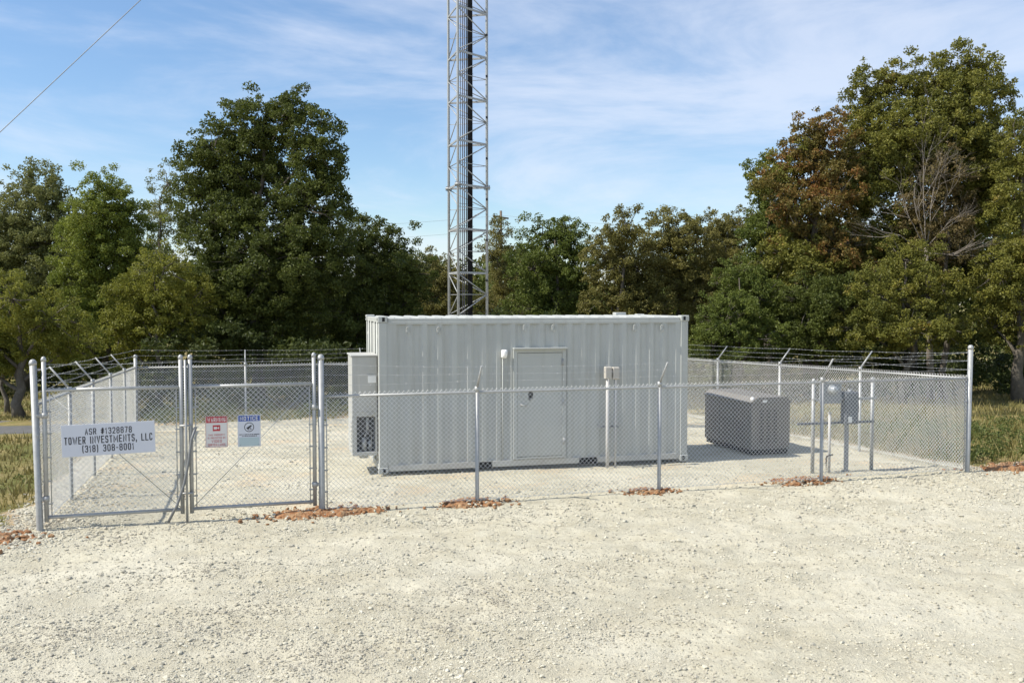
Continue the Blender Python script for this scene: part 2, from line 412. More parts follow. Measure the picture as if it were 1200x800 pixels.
def barbed(mb, pts, r=.0022, pitch=.13):
    P = np.array(pts, float)
    for A, B in zip(P[:-1], P[1:]):
        L = np.linalg.norm(B-A); n = max(2, int(L/.5)); t = np.linspace(0, 1, n+1)[:, None]
        Q = A + (B-A)*t; Q[:, 2] -= .018*np.sin(t[:, 0]*PI)*L/3
        mb.segs(Q[:-1], Q[1:], r, 4)
        k = np.arange(pitch/2, L, pitch)/L
        c = A + (B-A)*k[:, None]; c[:, 2] -= .018*np.sin(k*PI)*L/3
        o = rng.normal(0, 1, (len(c), 3)); o /= np.linalg.norm(o, axis=1)[:, None]; o *= .016
        mb.segs(c-o, c+o, .0017); o2 = np.roll(o, 1, 1)*np.array([1, -1, 1]); mb.segs(c-o2, c+o2, .0017)
    return mb
def post(parent, base, h, r, cap=True, lean=(0, 0), name='post'):
    base = np.array(base); top = base + np.array([lean[0], lean[1], h])
    mb = MB(); mb.tube([base-np.array([0, 0, .15]), base, top], r, 14); o = mb.build(name, M['galv'], parent)
    if cap:
        mb = MB(); prof = [(0, 1.13), (.035, 1.13), (.04, 1.05), (.055, .95), (.068, .7), (.076, .35), (.078, .05)]
        mb.tube([top + np.array([0, 0, a-.03]) for a, _ in prof], [r*b for _, b in prof], 14)
        mb.build('post_cap', M['galv'], o)
    return o
def arm(parent, base, out, ln=.46, rise=.36):
    base = np.array(base); tip = base + out*math.sqrt(ln*ln-rise*rise) + EZ*rise
    mb = MB(); mb.tube([base-EZ*.05, base+EZ*.03], .036, 10)
    mb.tube([base, tip], [.02, .014], 6); mb.build('barb_arm', M['galv'], parent)
    return base, tip
def arm_pts(base, tip): return [base + (tip-base)*t for t in (.35, .66, .97)]
UG0, UGM, UG1 = 0., 1.88, 3.74
LINE_U = (6.08, 9.13, 12.18); UR = 15.24; VB = 12.2
RZ = 1.70

def fence_run(name, label, A, B, line, out, first_post=None, last_post=None, wire_to=None, rail_z=(RZ, RZ), postr=.030, toprail=True):
    """A,B plan (u,v); line: list of (u,v) line posts with arms leaning to out"""
    pa, pb = S(*A), S(*B)
    t = thing(name, label, 'fence', pa, 'chain link fence around the tower site')
    nodes = []
    for (uv_, kind) in [(A, first_post)] + [(q, 'line') for q in line] + [(B, last_post)]:
        p = S(*uv_)
        if kind == 'line':
            o = post(t, p, RZ+.05, postr, cap=False); b, tip = arm(o, p+EZ*(RZ+.06), out); nodes.append(arm_pts(b, tip))
        else:
            if kind: post(t, p, kind, .044, lean=LEAN.get(uv_, (0, 0)))
            nodes.append([p + EZ*z for z in (1.86, 2.02, 2.17)])
    mb = MB()
    d = (pb-pa); d /= np.linalg.norm(d)
    if toprail:
        mb.tube([pa + EZ*RZ] + [S(*q, RZ) for q in line] + [pb + EZ*RZ], .018, 10); mb.build('top_rail', M['galv'], t)
    nrm = np.array([d[1], -d[0], 0])
    mb = MB(); fabric(mb, pa, pb, .04, RZ, nrm); 
    mb.build('wire_mesh', M['wire'], t)
    mb = MB(); mb.tube([pa+EZ*.06+nrm*.006, (pa+pb)/2+EZ*.06+nrm*.006, pb+EZ*.06+nrm*.006], .003, 5); mb.build('tension_wire', M['wire'], t)
    for i in range(3):
        mb = MB(); barbed(mb, [n[i] for n in nodes]); mb.build('barbed_wire', M['barb'], t)
    # tension bars with clamps at the end posts
    for p, s_ in ((pa, 1), (pb, -1)):
        mb = MB(); q = p + d*s_*.075; mb.tube([q+EZ*.06, q+EZ*(RZ)], .008, 6)
        for z in (.3, .62, .95, 1.28, 1.55):
            mb.tube([p+EZ*z-d*s_*.05, p+EZ*z+d*s_*.09], .012, 6)
        mb.build('tension_bar', M['galv'], t)
    return t
LEAN = {(0, 0): (-.055, 0.01), (UR, 0): (.02, 0)}
fence_run('chain_link_fence', 'front chain link fence panel between the right gate post and the tall right corner post', (UG1, 0), (UR, 0), [(u, 0) for u in LINE_U], -E2, 2.27, 2.26)
fence_run('chain_link_fence', 'right side chain link fence running back behind the generator towards the trees', (UR, 0), (UR, VB), [(UR, k*3.05) for k in (1, 2, 3)], E1, None, 2.0)
fence_run('chain_link_fence', 'rear chain link fence behind the gates in front of the dark trees', (0, VB), (UR, VB), [(2.75, VB), (5.85, VB), (8.9, VB), (12.0, VB)], E2, 2.0, None)
fence_run('chain_link_fence', 'left side chain link fence seen edge on, its mesh gleaming white in the sun', (0, 0), (0, VB), [(0, k*2.44) for k in (1, 2, 3, 4)], -E1, 2.26, None)

def gate(label, u0, u1, hinge_left):
    p0, p1 = S(u0, 0), S(u1, 0); base = (p0+p1)/2
    t = thing('chain_link_gate', label, 'gate', base, 'gate leaves of the double gate')
    zb, zt = .17, 1.89
    for u in (u0, u1):
        p = S(u, 0); mb = MB(); mb.tube([p+EZ*(zb-.06), p+EZ*2.30], .029, 12); o = mb.build('upright', M['galv'], t)
        mb = MB(); mb.tube([p+EZ*z for z in (2.28, 2.31, 2.335, 2.345)], [.034, .034, .022, .004], 12); mb.build('post_cap', M['galv'], o)
    for z, nm in ((zb, 'bottom_rail'), (zt, 'top_rail')):
        mb = MB(); mb.tube([p0+EZ*z, p1+EZ*z], .024, 10); mb.build(nm, M['galv'], t)
    mb = MB(); fabric(mb, S(u0+.05, 0), S(u1-.05, 0), zb, zt, -E2, spike=.035); mb.build('wire_mesh', M['wire'], t)
    for i, z in enumerate((2.0, 2.11, 2.235)):
        mb = MB(); barbed(mb, [p0+EZ*z, p1+EZ*z]); mb.build('barbed_wire', M['barb'], t)
    a, b = (S(u0+.03, 0, zt-.02), S(u1-.03, 0, zb+.03)) if hinge_left else (S(u0+.03, 0, zb+.03), S(u1-.03, 0, zt-.02))
    mb = MB(); mb.tube([a+E2*.02, b+E2*.02], .006, 6); mb.build('truss_rod', M['galv'], t)
    for u, s_ in ((u0, 1), (u1, -1)):
        mb = MB(); q = S(u+s_*.065, 0); mb.tube([q+EZ*zb, q+EZ*zt], .007, 6)
        for z in (.35, .66, .98, 1.3, 1.6): mb.tube([S(u-s_*.035, 0, z), S(u+s_*.08, 0, z)], .011, 6)
        mb.build('tension_bar', M['galv'], t)
    uh = u0 if hinge_left else u1; s_ = -1 if hinge_left else 1
    for z in (.42, 1.55):
        mb = MB(); mb.tube([S(uh, 0, z-.035), S(uh, 0, z+.035)], .040, 10); mb.box(S(uh+s_*.06, 0, z), (.10, .035, .045), bev=.005); mb.build('hinge', M['galv'], t)
    return t
gl = gate('left gate leaf of chain link carrying the wide company sign', .085, UGM-.062, True)
gr = gate('right gate leaf of chain link carrying the red and blue signs', UGM+.062, UG1-.10, False)
# drop rod in the middle of the two leaves
t = thing('drop_rod', 'vertical steel drop rod standing on the ground between the two gate leaves', 'drop rod', S(UGM, -.05))
mb = MB(); mb.tube([S(UGM, -.05, -.05), S(UGM, -.05, 2.27)], .017, 10); mb.build('rod', M['galv'], t)
for z in (.40, 1.35):
    mb = MB(); mb.tube([S(UGM-.085, -.04, z), S(UGM+.085, -.04, z)], .016, 8); mb.build('guide', M['galv'], t)
mb = MB()
mb.tube([S(UGM+.13, -.05, 1.33), S(UGM+.07, -.07, 1.15), S(UGM+.03, -.08, .85), S(UGM-.03, -.09, .55), S(UGM-.13, -.10, .25), S(UGM-.25, -.12, .02)], .019, 10)
mb.build('latch_bar', M['dull'], t)

# ------------------------------------------------------------------ signs
GLY = {
 'A': [[(0,0),(.5,1),(1,0)],[(.2,.34),(.8,.34)]], 'S': [[(1,.82),(.8,1),(.2,1),(0,.84),(0,.64),(.15,.53),(.85,.47),(1,.36),(1,.16),(.8,0),(.2,0),(0,.18)]],
 'R': [[(0,0),(0,1),(.8,1),(1,.85),(1,.62),(.8,.48),(0,.48)],[(.55,.48),(1,0)]], '#': [[(.25,0),(.4,1)],[(.62,0),(.77,1)],[(0,.33),(1,.33)],[(0,.68),(1,.68)]],
 '1': [[(0,.78),(.55,1),(.55,0)]], '3': [[(0,.84),(.2,1),(.8,1),(1,.84),(1,.66),(.8,.53),(.35,.53)],[(.8,.53),(1,.38),(1,.16),(.8,0),(.2,0),(0,.16)]],
 '2': [[(0,.8),(.2,1),(.8,1),(1,.83),(1,.62),(0,0),(1,0)]], '8': [[(.2,.53),(0,.67),(0,.85),(.2,1),(.8,1),(1,.85),(1,.67),(.8,.53),(.2,.53),(0,.38),(0,.15),(.2,0),(.8,0),(1,.15),(1,.38),(.8,.53)]],
 '7': [[(0,1),(1,1),(.35,0)]], 'T': [[(0,1),(1,1)],[(.5,1),(.5,0)]], 'O': [[(.2,0),(0,.18),(0,.82),(.2,1),(.8,1),(1,.82),(1,.18),(.8,0),(.2,0)]],
 'W': [[(0,1),(.25,0),(.5,.8),(.75,0),(1,1)]], 'E': [[(1,1),(0,1),(0,0),(1,0)],[(0,.52),(.8,.52)]], 'I': [[(.5,0),(.5,1)]], 'N': [[(0,0),(0,1),(1,0),(1,1)]],
 'V': [[(0,1),(.5,0),(1,1)]], 'M': [[(0,0),(0,1),(.5,.25),(1,1),(1,0)]], ',': [[(.5,.12),(.5,0),(.25,-.18)]], 'L': [[(0,1),(0,0),(1,0)]],
 'C': [[(1,.8),(.8,1),(.2,1),(0,.82),(0,.18),(.2,0),(.8,0),(1,.2)]], '(': [[(.8,1.08),(.35,.8),(.35,.15),(.8,-.1)]], ')': [[(.2,1.08),(.65,.8),(.65,.15),(.2,-.1)]],
 '0': [[(.2,0),(0,.18),(0,.82),(.2,1),(.8,1),(1,.82),(1,.18),(.8,0),(.2,0)]], '-': [[(.1,.45),(.9,.45)]],
 'G': [[(1,.82),(.8,1),(.2,1),(0,.82),(0,.18),(.2,0),(.8,0),(1,.18),(1,.46),(.55,.46)]], 'H': [[(0,0),(0,1)],[(1,0),(1,1)],[(0,.5),(1,.5)]], 'P': [[(0,0),(0,1),(.8,1),(1,.85),(1,.6),(.8,.45),(0,.45)]],
 'Y': [[(0,1),(.5,.5),(1,1)],[(.5,.5),(.5,0)]], 'D': [[(0,0),(0,1),(.7,1),(1,.8),(1,.2),(.7,0),(0,0)]], 'B': [[(0,0),(0,1),(.75,1),(.95,.86),(.95,.66),(.75,.52),(0,.52)],[(.75,.52),(1,.38),(1,.15),(.75,0),(0,0)]],
 'U': [[(0,1),(0,.18),(.2,0),(.8,0),(1,.18),(1,1)]]}
GWID = {'I': .35, '1': .6, ',': .4, '(': .55, ')': .55, '-': .75, 'M': 1.5, 'W': 1.5, 'N': 1.12, 'V': 1.1, '#': 1.15}
def text(mb, body, c, w, h, matid, right=E1, up=EZ, nrm=-E2, bold=.0, th=.13, gap=.40):
    """condensed sign lettering cut from even strokes, fitted to w by h"""
    adv = [(.75 if ch == ' ' else GWID.get(ch, 1.)) for ch in body]; tot = sum(adv)+gap*(len(body)-1); ux = w/tot; T = th*h
    hx = h-T; x0 = -w/2; c = np.asarray(c, float); layer = 0
    for ch, a in zip(body, adv):
        if ch != ' ':
            gw = a*ux-T*.8
            for pl in GLY[ch]:
                P = np.array([(x0+T*.4+px_*max(gw, .001), -hx/2+py_*hx) for px_, py_ in pl]); closed = np.allclose(P[0], P[-1])
                d = np.diff(P, axis=0); d /= np.linalg.norm(d, axis=1)[:, None]+1e-9; nn = np.stack([-d[:, 1], d[:, 0]], -1)
                N2 = np.zeros_like(P)
                for i in range(len(P)):
                    i0 = i-1 if i > 0 else (len(d)-1 if closed else 0); i1 = i if i < len(d) else (0 if closed else len(d)-1)
                    m = nn[i0]+nn[i1]; m /= np.linalg.norm(m)+1e-9; N2[i] = m/max(.5, np.dot(m, nn[i1]))
                if not closed: P[0] -= d[0]*T*.45; P[-1] += d[-1]*T*.45
                A_ = P+N2*T/2; B_ = P-N2*T/2; layer = (layer+1) % 3; off = nrm*(.0004*layer)
                V = np.concatenate([c+off+A_[:, :1]*right+A_[:, 1:]*up, c+off+B_[:, :1]*right+B_[:, 1:]*up]); k = len(P); j = np.arange(k-1)
                mb.add(V, np.stack([j+k, j+k+1, j+1, j], -1), matid)
        x0 += (a+gap)*ux
def rect(mb, c, w, h, matid, right=E1, up=EZ):
    c = np.asarray(c); V = [c+right*a*w/2+up*b*h/2 for a, b in ((-1, -1), (1, -1), (1, 1), (-1, 1))]
    mb.add(V, np.array([[0, 1, 2, 3]]), matid)
def disc(mb, c, r0, r1, matid, n=40, right=E1, up=EZ):
    th = np.arange(n)*2*PI/n; c = np.asarray(c)
    A = c + np.cos(th)[:, None]*r0*right + np.sin(th)[:, None]*r0*up; B = c + np.cos(th)[:, None]*r1*right + np.sin(th)[:, None]*r1*up
    j = np.arange(n); mb.add(np.concatenate([A, B]), np.stack([j, j+n, (j+1) % n+n, (j+1) % n], -1), matid)
def on_gate(px, py, off=.055):
    """point of the gate plane (v = -off) under a photo pixel"""
    d = ray(px, py); P = C0 - E2*off; n = E2; t = np.dot(P-CAM, n)/np.dot(d, n); return CAM + d*t
# company sign
a = on_gate(71.5, 498.5); b = on_gate(181.3, 492.5); c_ = on_gate(72.5, 535); dd = on_gate(182, 530)
cen = (a+b+c_+dd)/4; W = np.dot(b-a, E1); Hs = ((a-c_)[2]+(b-dd)[2])/2
tilt = .022; RT = E1*math.cos(tilt)+EZ*math.sin(tilt)*-1*-1; UPV = EZ*math.cos(tilt)-E1*math.sin(tilt)
RT /= np.linalg.norm(RT)
t = thing('company_sign', 'wide white sign with three lines of black lettering on the left gate', 'sign', cen-EZ*Hs/2, 'signs on the gates')
mb = MB(); mb.box(cen, (W, .006, Hs), (RT, E2, UPV), .002); mb.build('panel', M['sign'], t)
mb = MB(); q = cen - E2*.0045
text(mb, 'ASR #1328878', q+UPV*Hs*.265+RT*W*.0, W*.50, Hs*.20, 0, RT, UPV, bold=.012)
text(mb, 'TOWER INVESTMENTS, LLC', q+UPV*Hs*.0-RT*W*.0, W*.94, Hs*.235, 0, RT, UPV, bold=.012)
text(mb, '(318) 308-8001', q-UPV*Hs*.275-RT*W*.01, W*.555, Hs*.22, 0, RT, UPV, bold=.012)
mb.build('lettering', M['ink'], t)
# warning sign
a = on_gate(240, 488); b = on_gate(266, 487); c_ = on_gate(241.5, 524.5)
cen = (b+c_)/2; W = np.dot(b-a, E1); Hs = (a-c_)[2]
def ties(t, cen, W, Hs, right=E1, up=EZ):
    for a_ in (-1, 1):
        for b_ in (-1, 1):
            q_ = cen + right*a_*(W/2-.035) + up*b_*(Hs/2-.025); m_ = MB()
            m_.tube([q_+E2*.05, q_-E2*.006-right*.006, q_-E2*.008+right*.010, q_+E2*.05+right*.012], .0022, 5); m_.build('tie_wire', M['dull'], t)
ties(t, cen, W, Hs, RT, UPV)
t = thing('warning_sign', 'small white sign with a red warning band and red lettering', 'sign', cen-EZ*Hs/2, 'signs on the gates')
mb = MB(); mb.box(cen, (W, .005, Hs), (E1, E2, EZ), .002); mb.build('panel', M['signw'], t)
q = cen-E2*.004; mb = MB(); rect(mb, q+EZ*Hs*.39, W*.92, Hs*.20, 0); mb.build('header_band', M['red'], t)
mb = MB(); text(mb, 'WARNING', q-E2*.001+EZ*Hs*.39, W*.82, Hs*.14, 0, th=.15); mb.build('header_lettering', M['signw'], t)
mb = MB()
text(mb, 'THIS PROPERTY', q-EZ*Hs*.10, W*.74, Hs*.055, 0, bold=.01); text(mb, 'IS PROTECTED BY', q-EZ*Hs*.195, W*.80, Hs*.055, 0, bold=.01)
text(mb, 'VIDEO', q-EZ*Hs*.30, W*.46, Hs*.085, 0, bold=.02); text(mb, 'SURVEILLANCE', q-EZ*Hs*.415, W*.80, Hs*.075, 0, bold=.02)
mb.build('lettering', M['red'], t)
mb = MB(); rect(mb, q+EZ*Hs*.12, W*.34, Hs*.19, 0); cq = q-E2*.001+EZ*Hs*.12
rect(mb, cq-E1*W*.05, W*.15, Hs*.085, 1); mb.add([cq+E1*W*.03, cq+E1*W*.12-EZ*Hs*.05, cq+E1*W*.12+EZ*Hs*.05], np.array([[0, 1, 2]]), 1)
mb.build('camera_pictogram', [M['red'], M['signw']], t)
mb = MB()
for s_ in (-1, 1):
    rect(mb, q+E1*s_*W*.485, W*.012, Hs*.98, 0); rect(mb, q+EZ*s_*Hs*.488, W*.98, Hs*.008, 0)
mb.build('border', M['red'], t)
ties(t, cen, W, Hs)
# notice sign
a = on_gate(277.6, 486); b = on_gate(304.5, 486); c_ = on_gate(279.5, 523)
cen = (b+c_)/2; W = np.dot(b-a, E1); Hs = (a-c_)[2]
t = thing('notice_sign', 'small white sign with a blue notice band and a round black pictogram', 'sign', cen-EZ*Hs/2, 'signs on the gates')
mb = MB(); mb.box(cen, (W, .005, Hs), (E1, E2, EZ), .002); mb.build('panel', M['sign'], t)
q = cen-E2*.004; mb = MB(); rect(mb, q+EZ*Hs*.395, W*.93, Hs*.18, 0); mb.build('header_band', M['blue'], t)
mb = MB(); text(mb, 'NOTICE', q-E2*.001+EZ*Hs*.395, W*.80, Hs*.13, 0, th=.17); mb.build('header_lettering', M['signw'], t)
mb = MB(); cq = q+EZ*Hs*.115; disc(mb, cq, W*.185, W*.215, 0)
dv = E1*.8+EZ*.6; dn = EZ*.8-E1*.6
mb.add([cq+dv*W*.13+dn*W*.03, cq+dv*W*.13-dn*W*.03, cq-dv*W*.12-dn*W*.05, cq-dv*W*.12+dn*W*.05], np.array([[0, 3, 2, 1]]), 0)
mb.add([cq+E1*W*.01, cq-E1*W*.04-EZ*W*.14, cq-EZ*W*.14], np.array([[0, 1, 2]]), 0); mb.add([cq+E1*W*.03, cq+E1*W*.06-EZ*W*.12, cq+E1*W*.11-EZ*W*.10], np.array([[0, 1, 2]]), 0)
mb.build('pictogram', M['ink'], t)
mb = MB()
for z, w in ((-.115, .86), (-.165, .62)):                     # lines too small to read: short strokes
    xx = -w/2
    while xx < w/2:
        l = random.uniform(.02, .05); rect(mb, q+E1*W*(xx+l/2)+EZ*Hs*z, W*l, Hs*.03, 0); xx += l+random.choice((.012, .012, .03))
mb.build('fine_print', M['ink'], t)
mb = MB(); rect(mb, q-EZ*Hs*.345, W*.88, Hs*.27, 0); mb.build('lower_band', M['bluegrey'], t); ties(t, cen, W, Hs)

# ------------------------------------------------------------------ container
pl = ground_at(447.5, 557.5); pr = ground_at(803, 541)
A1 = (pr-pl); A1[2] = 0; LREAL = np.linalg.norm(A1); A1 /= LREAL
print('container', pl, pr, 'len', LREAL, 'angle', math.degrees(math.atan2(A1[1], A1[0])))
LC, WC, HC = 6.058, 2.438, 2.87
mid = (pl+pr)/2; A2 = np.array([-A1[1], A1[0], 0])
CO = mid - A1*LC/2; CO[2] = float(gz(mid[0], mid[1])) + .03
AX = (A1, A2, EZ)
def K(a, b, z): return CO + A1*a + A2*b + EZ*z
def on_cont(px, py, off=0.):
    d = ray(px, py); P = K(0, -off, 0); t = np.dot(P-CAM, A2)/np.dot(d, A2); q = CAM + d*t - CO
    return float(np.dot(q, A1)), float(q[2])
ct = thing('shipping_container', 'white corrugated steel shipping container used as equipment shelter', 'container', K(LC/2, WC/2, 0))
for a in (0, 1):
    for b in (0, 1):
        mb = MB(); w = .15
        ca = w/2 if a == 0 else LC-w/2; cb = w/2 if b == 0 else WC-w/2
        mb.box(K(ca, cb, HC/2), (w, w, HC-.24), AX, .008); o = mb.build('corner_post', M['paint'], ct)
        for zc in (.06, HC-.06):
            mb = MB(); mb.box(K(ca+(-.004 if a == 0 else .004), cb+(-.004 if b == 0 else .004), zc), (.178, .165, .118), AX, .012)
            mb.box(K(ca+(.01 if a == 0 else -.01), -.0125 if b == 0 else WC+.0125, zc), (.05, .003, .075), AX, .001, 1)
            mb.box(K(-.0205 if a == 0 else LC+.0205, cb, zc), (.003, .075, .05), AX, .001, 1)
            mb.build('corner_casting', [M['paint'], M['dark']], o)
# long walls of trapezoidal sheet
def corrugated(name, x0, x1, z0, z1, b, sgn, along='a'):
    mb = MB(); pitch = .278; prof = [(0, 0), (.072, 0), (.132, .040), (.212, .040), (.278, 0)]
    xs, ds = [], []; n = int((x1-x0)/pitch); off = (x1-x0-n*pitch)/2
    xs.append(x0); ds.append(0)
    for k in range(n):
        j1, j2 = random.uniform(-.0025, .0025), random.uniform(-.002, .0025)
        for i_, (p, d_) in enumerate(prof[:-1]): xs.append(x0+off+k*pitch+p); ds.append(d_ + (j1 if i_ < 2 else j2))
    xs.append(x0+off+n*pitch); ds.append(0); xs.append(x1); ds.append(0)
    V = []
    for x_, d_ in zip(xs, ds):
        for z_ in (z0, z1): V.append(K(x_, b+sgn*d_, z_) if along == 'a' else K(b+sgn*d_, x_, z_))
    f = [[2*i, 2*i+2, 2*i+3, 2*i+1] for i in range(len(xs)-1)]
    mb.add(V, np.array(f), 0); return mb.build(name, M['paint'], ct)
corrugated('side_wall', .15, LC-.15, .155, HC-.105, .012, 1)
corrugated('side_wall', .15, LC-.15, .155, HC-.105, WC-.012, -1)
corrugated('end_wall', .15, WC-.15, .155, HC-.105, LC-.012, -1, 'b')
# rails; the front lower rail is cut by two fork pockets
pk = []
for (x0, x1) in ((559.5, 577.5), (679, 701)):
    pk.append((on_cont(x0, 546)[0], on_cont(x1, 543)[0]))
segs = [(.165, pk[0][0]), (pk[0][1], pk[1][0]), (pk[1][1], LC-.165)]
mb = MB()
for a, b in segs: mb.box(K((a+b)/2, .045, .0975), (b-a, .07, .115), AX, .006)
for a, b in pk: mb.box(K((a+b)/2, .045, .150), (b-a+.012, .066, .012), AX, .002)
mb.build('bottom_rail', M['paint_rail'], ct)
for a, b in pk:
    mb = MB(); mb.box(K((a+b)/2, .17, .075), (b-a, .18, .13), AX, 0); mb.build('fork_pocket', M['dark'], ct)
mb = MB(); mb.box(K(LC/2, WC-.045, .0975), (LC-.34, .07, .115), AX, .006); mb.build('bottom_rail', M['paint_rail'], ct)
mb = MB(); mb.box(K(LC/2, .05, HC-.075), (LC-.34, .075, .065), AX, .006); mb.box(K(LC/2, .01, HC-.125), (LC-.34, .012, .05), AX, .003); mb.build('top_rail', M['paint'], ct)
mb = MB(); mb.box(K(LC/2, WC-.05, HC-.075), (LC-.34, .075, .065), AX, .006); mb.build('top_rail', M['paint'], ct)
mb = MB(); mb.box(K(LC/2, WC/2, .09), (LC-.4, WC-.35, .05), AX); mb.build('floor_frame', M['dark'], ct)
# door end: headers, leaves and locking bars
for nm, z, hh in (('end_header', HC-.075, .09), ('end_sill', .085, .12)):
    mb = MB(); mb.box(K(.05, WC/2, z), (.09, WC-.34, hh), AX, .008); mb.build(nm, M['paint'], ct)
for s_ in (-1, 1):
    mb = MB(); mb.box(K(.055, WC/2+s_*.52, HC/2), (.045, 1.02, HC-.27), AX, .01); o = mb.build('cargo_door', M['paint'], ct)
    mb = MB(); mb.tube([K(.015, WC/2+s_*.33, .12), K(.015, WC/2+s_*.33, HC-.1)], .017, 8); mb.tube([K(.015, WC/2+s_*.8, .12), K(.015, WC/2+s_*.8, HC-.1)], .017, 8)
    for z in (.35, 1., 1.8, 2.5): mb.box(K(.02, WC/2+s_*1.02, z), (.03, .09, .06), AX, .004)
    mb.build('locking_bars', M['paint'], o)
for nm, a in (('end_header', LC-.05),):
    mb = MB(); mb.box(K(a, WC/2, HC-.075), (.09, WC-.34, .09), AX, .008); mb.build('end_header', M['paint'], ct)
    mb = MB(); mb.box(K(a, WC/2, .085), (.09, WC-.34, .12), AX, .008); mb.build('end_sill', M['paint'], ct)
# pressed roof sheet
mb = MB(); V = []; xs = []; x_ = .09
while x_ < LC-.12:
    xs += [(x_, 0), (x_+.06, 0), (x_+.10, .022), (x_+.20, .022), (x_+.24, 0)]; x_ += .29
xs.append((LC-.08, 0))
for a, h_ in xs:
    for b in (.09, .16, WC-.16, WC-.09):
        V.append(K(a, b, HC-.043 + (h_ if .1 < b < WC-.1 else 0) + .018*math.sin(PI*b/WC)))
n = len(xs); mb.add(V, np.array([[4*i+j, 4*i+4+j, 4*i+5+j, 4*i+1+j] for i in range(n-1) for j in range(3)]), 0)
mb.build('roof', M['paint'], ct)
mb = MB(); p = on_cont(743, 365)[0]; mb.box(K(p+.55, 2.25, HC+.0), (.24, .2, .07), AX, .01); mb.build('roof_vent', M['paint'], ct)
# breather vents under the top rail
for px in (478, 514, 615, 648.5, 744, 776):
    a, z = on_cont(px, 384 if px > 560 else 387); mb = MB()
    ring = [K(a+.036*math.cos(k*PI/8), -.004, z+.062*math.sin(k*PI/8)) for k in range(17)]
    mb.tube(ring, .006, 6, cap=False); mb.box(K(a, .006, z), (.056, .012, .098), AX, .005); mb.build('breather_vent', M['paint'], ct)
# personnel door
xa, zt = on_cont(601.5, 409); xb, _ = on_cont(663, 408); _, zb = on_cont(632, 537)
zt = zt; zb = .165
mb = MB(); fw = .075
for c, w, z0, z1 in ((xa+fw/2, fw, zb, zt), (xb-fw/2, fw, zb, zt)): mb.box(K(c, .012, (z0+z1)/2), (w, .075, z1-z0), AX, .004)
mb.box(K((xa+xb)/2, .012, zt-.035), (xb-xa-2*fw, .072, .07), AX, .003); mb.box(K((xa+xb)/2, .012, zb+.02), (xb-xa-2*fw, .072, .04), AX, .003)
fr = mb.build('door_frame', M['paint'], ct)
mb = MB(); mb.box(K((xa+xb)/2, -.045, zt+.012), (xb-xa+.02, .12, .028), AX, .004); mb.build('drip_cap', M['paint'], fr)
mb = MB(); mb.box(K((xa+xb)/2, .008, (zb+zt)/2-.013), (xb-xa-2*fw-.007, .055, zt-zb-.13), AX, .004); door = mb.build('door', M['paint'], ct)
a, z = on_cont(609.5, 462.5); mb = MB(); mb.tube([K(a, -.015, z), K(a, -.05, z)], .028, 12); mb.build('deadbolt', M['galv'], door)
a, z = on_cont(610, 474); mb = MB(); mb.tube([K(a, -.015, z), K(a, -.06, z)], .022, 10); mb.tube([K(a-.005, -.065, z), K(a+.12, -.065, z-.005)], .012, 8); mb.build('handle', M['galv'], door)
a, z = on_cont(621.5, 462.5); mb = MB(); mb.box(K(a, -.022, z), (.085, .02, .12), AX, .004); mb.box(K(a-.02, -.03, z-.07), (.035, .02, .06), AX, .004); mb.build('lock_plate', M['black'], door)
for (px, py) in ((659, 424), (659.5, 471), (660.5, 516)):
    a, z = on_cont(px, py); mb = MB(); mb.tube([K(a, -.035, z-.06), K(a, -.035, z+.06)], .012, 8); mb.box(K(a, -.022, z), (.06, .012, .115), AX, .002); mb.build('hinge', M['galv'], door)
# wall light and its conduit
a, z = on_cont(590.5, 414.5)
mb = MB(); mb.box(K(a, -.02, z), (.11, .06, .16), AX, .02); o = mb.build('wall_light', M['white'], ct)
prof = [(0, .045), (.03, .052), (.09, .05), (.13, .035), (.15, .01)]
mb = MB(); mb.tube([K(a, -.075, z+.075-p) for p, _ in prof], [r_ for _, r_ in prof], 12); mb.build('lamp_jar', M['white'], o)
mb = MB(); a2 = on_cont(589, 470)[0]; mb.tube([K(a2, -.008, z-.05), K(a2, -.008, .17)], .010, 8); mb.build('conduit', M['paint'], o)

# two conduit risers with boxes in front of the container
def riser(px, pyb, pyt, r, label, w):
    a, z0 = on_cont(px, pyb, .22); _, z1 = on_cont(px-.5, pyt, .22); base = K(a, -.22, 0); base[2] = float(gz(base[0], base[1]))
    t = thing('conduit_riser', label, 'conduit', base, 'conduit risers beside the container door')
    mb = MB(); mb.tube([base-EZ*.05, base+EZ*.5, K(a, -.22, z1-.05)], r, 10); mb.build('pipe', M['pvc'], t)
    mb = MB(); mb.box(K(a, -.22, z1-.115), (w, .09, .235), AX, .012); mb.box(K(a, -.272, z1-.115), (w*.86, .012, .20), AX, .004); mb.build('junction_box', M['boxbeige'], t)
    return t
t1 = riser(711.8, 546.5, 429.5, .036, 'thicker pale conduit pipe with a beige box on top before the container', .135)
mb = MB(); a0, z = on_cont(703.5, 500, .2); a1_, _ = on_cont(725.5, 500, .2)
mb.box(K((a0+a1_)/2, -.165, z), (a1_-a0, .04, .04), AX, .003, 0)
mb.box(K(a0+.02, -.08, z), (.03, .14, .03), AX, .002); mb.box(K(a1_-.02, -.08, z), (.03, .14, .03), AX, .002); mb.build('strut', M['disc'], t1)
riser(720.8, 545.5, 430, .022, 'thinner pale conduit pipe with a beige box beside the thicker riser', .135)

# air conditioner on the end wall
a_front = .30
wx, dep = .46, .92
ac_z0, ac_z1 = .30, 2.13
t = thing('air_conditioner', 'tall grey wall mounted air conditioner on the sunny end of the container', 'air conditioner', K(-wx/2, a_front+dep/2, 0))
zc = (ac_z0+ac_z1)/2
x0, x1 = -wx-.005, -.006
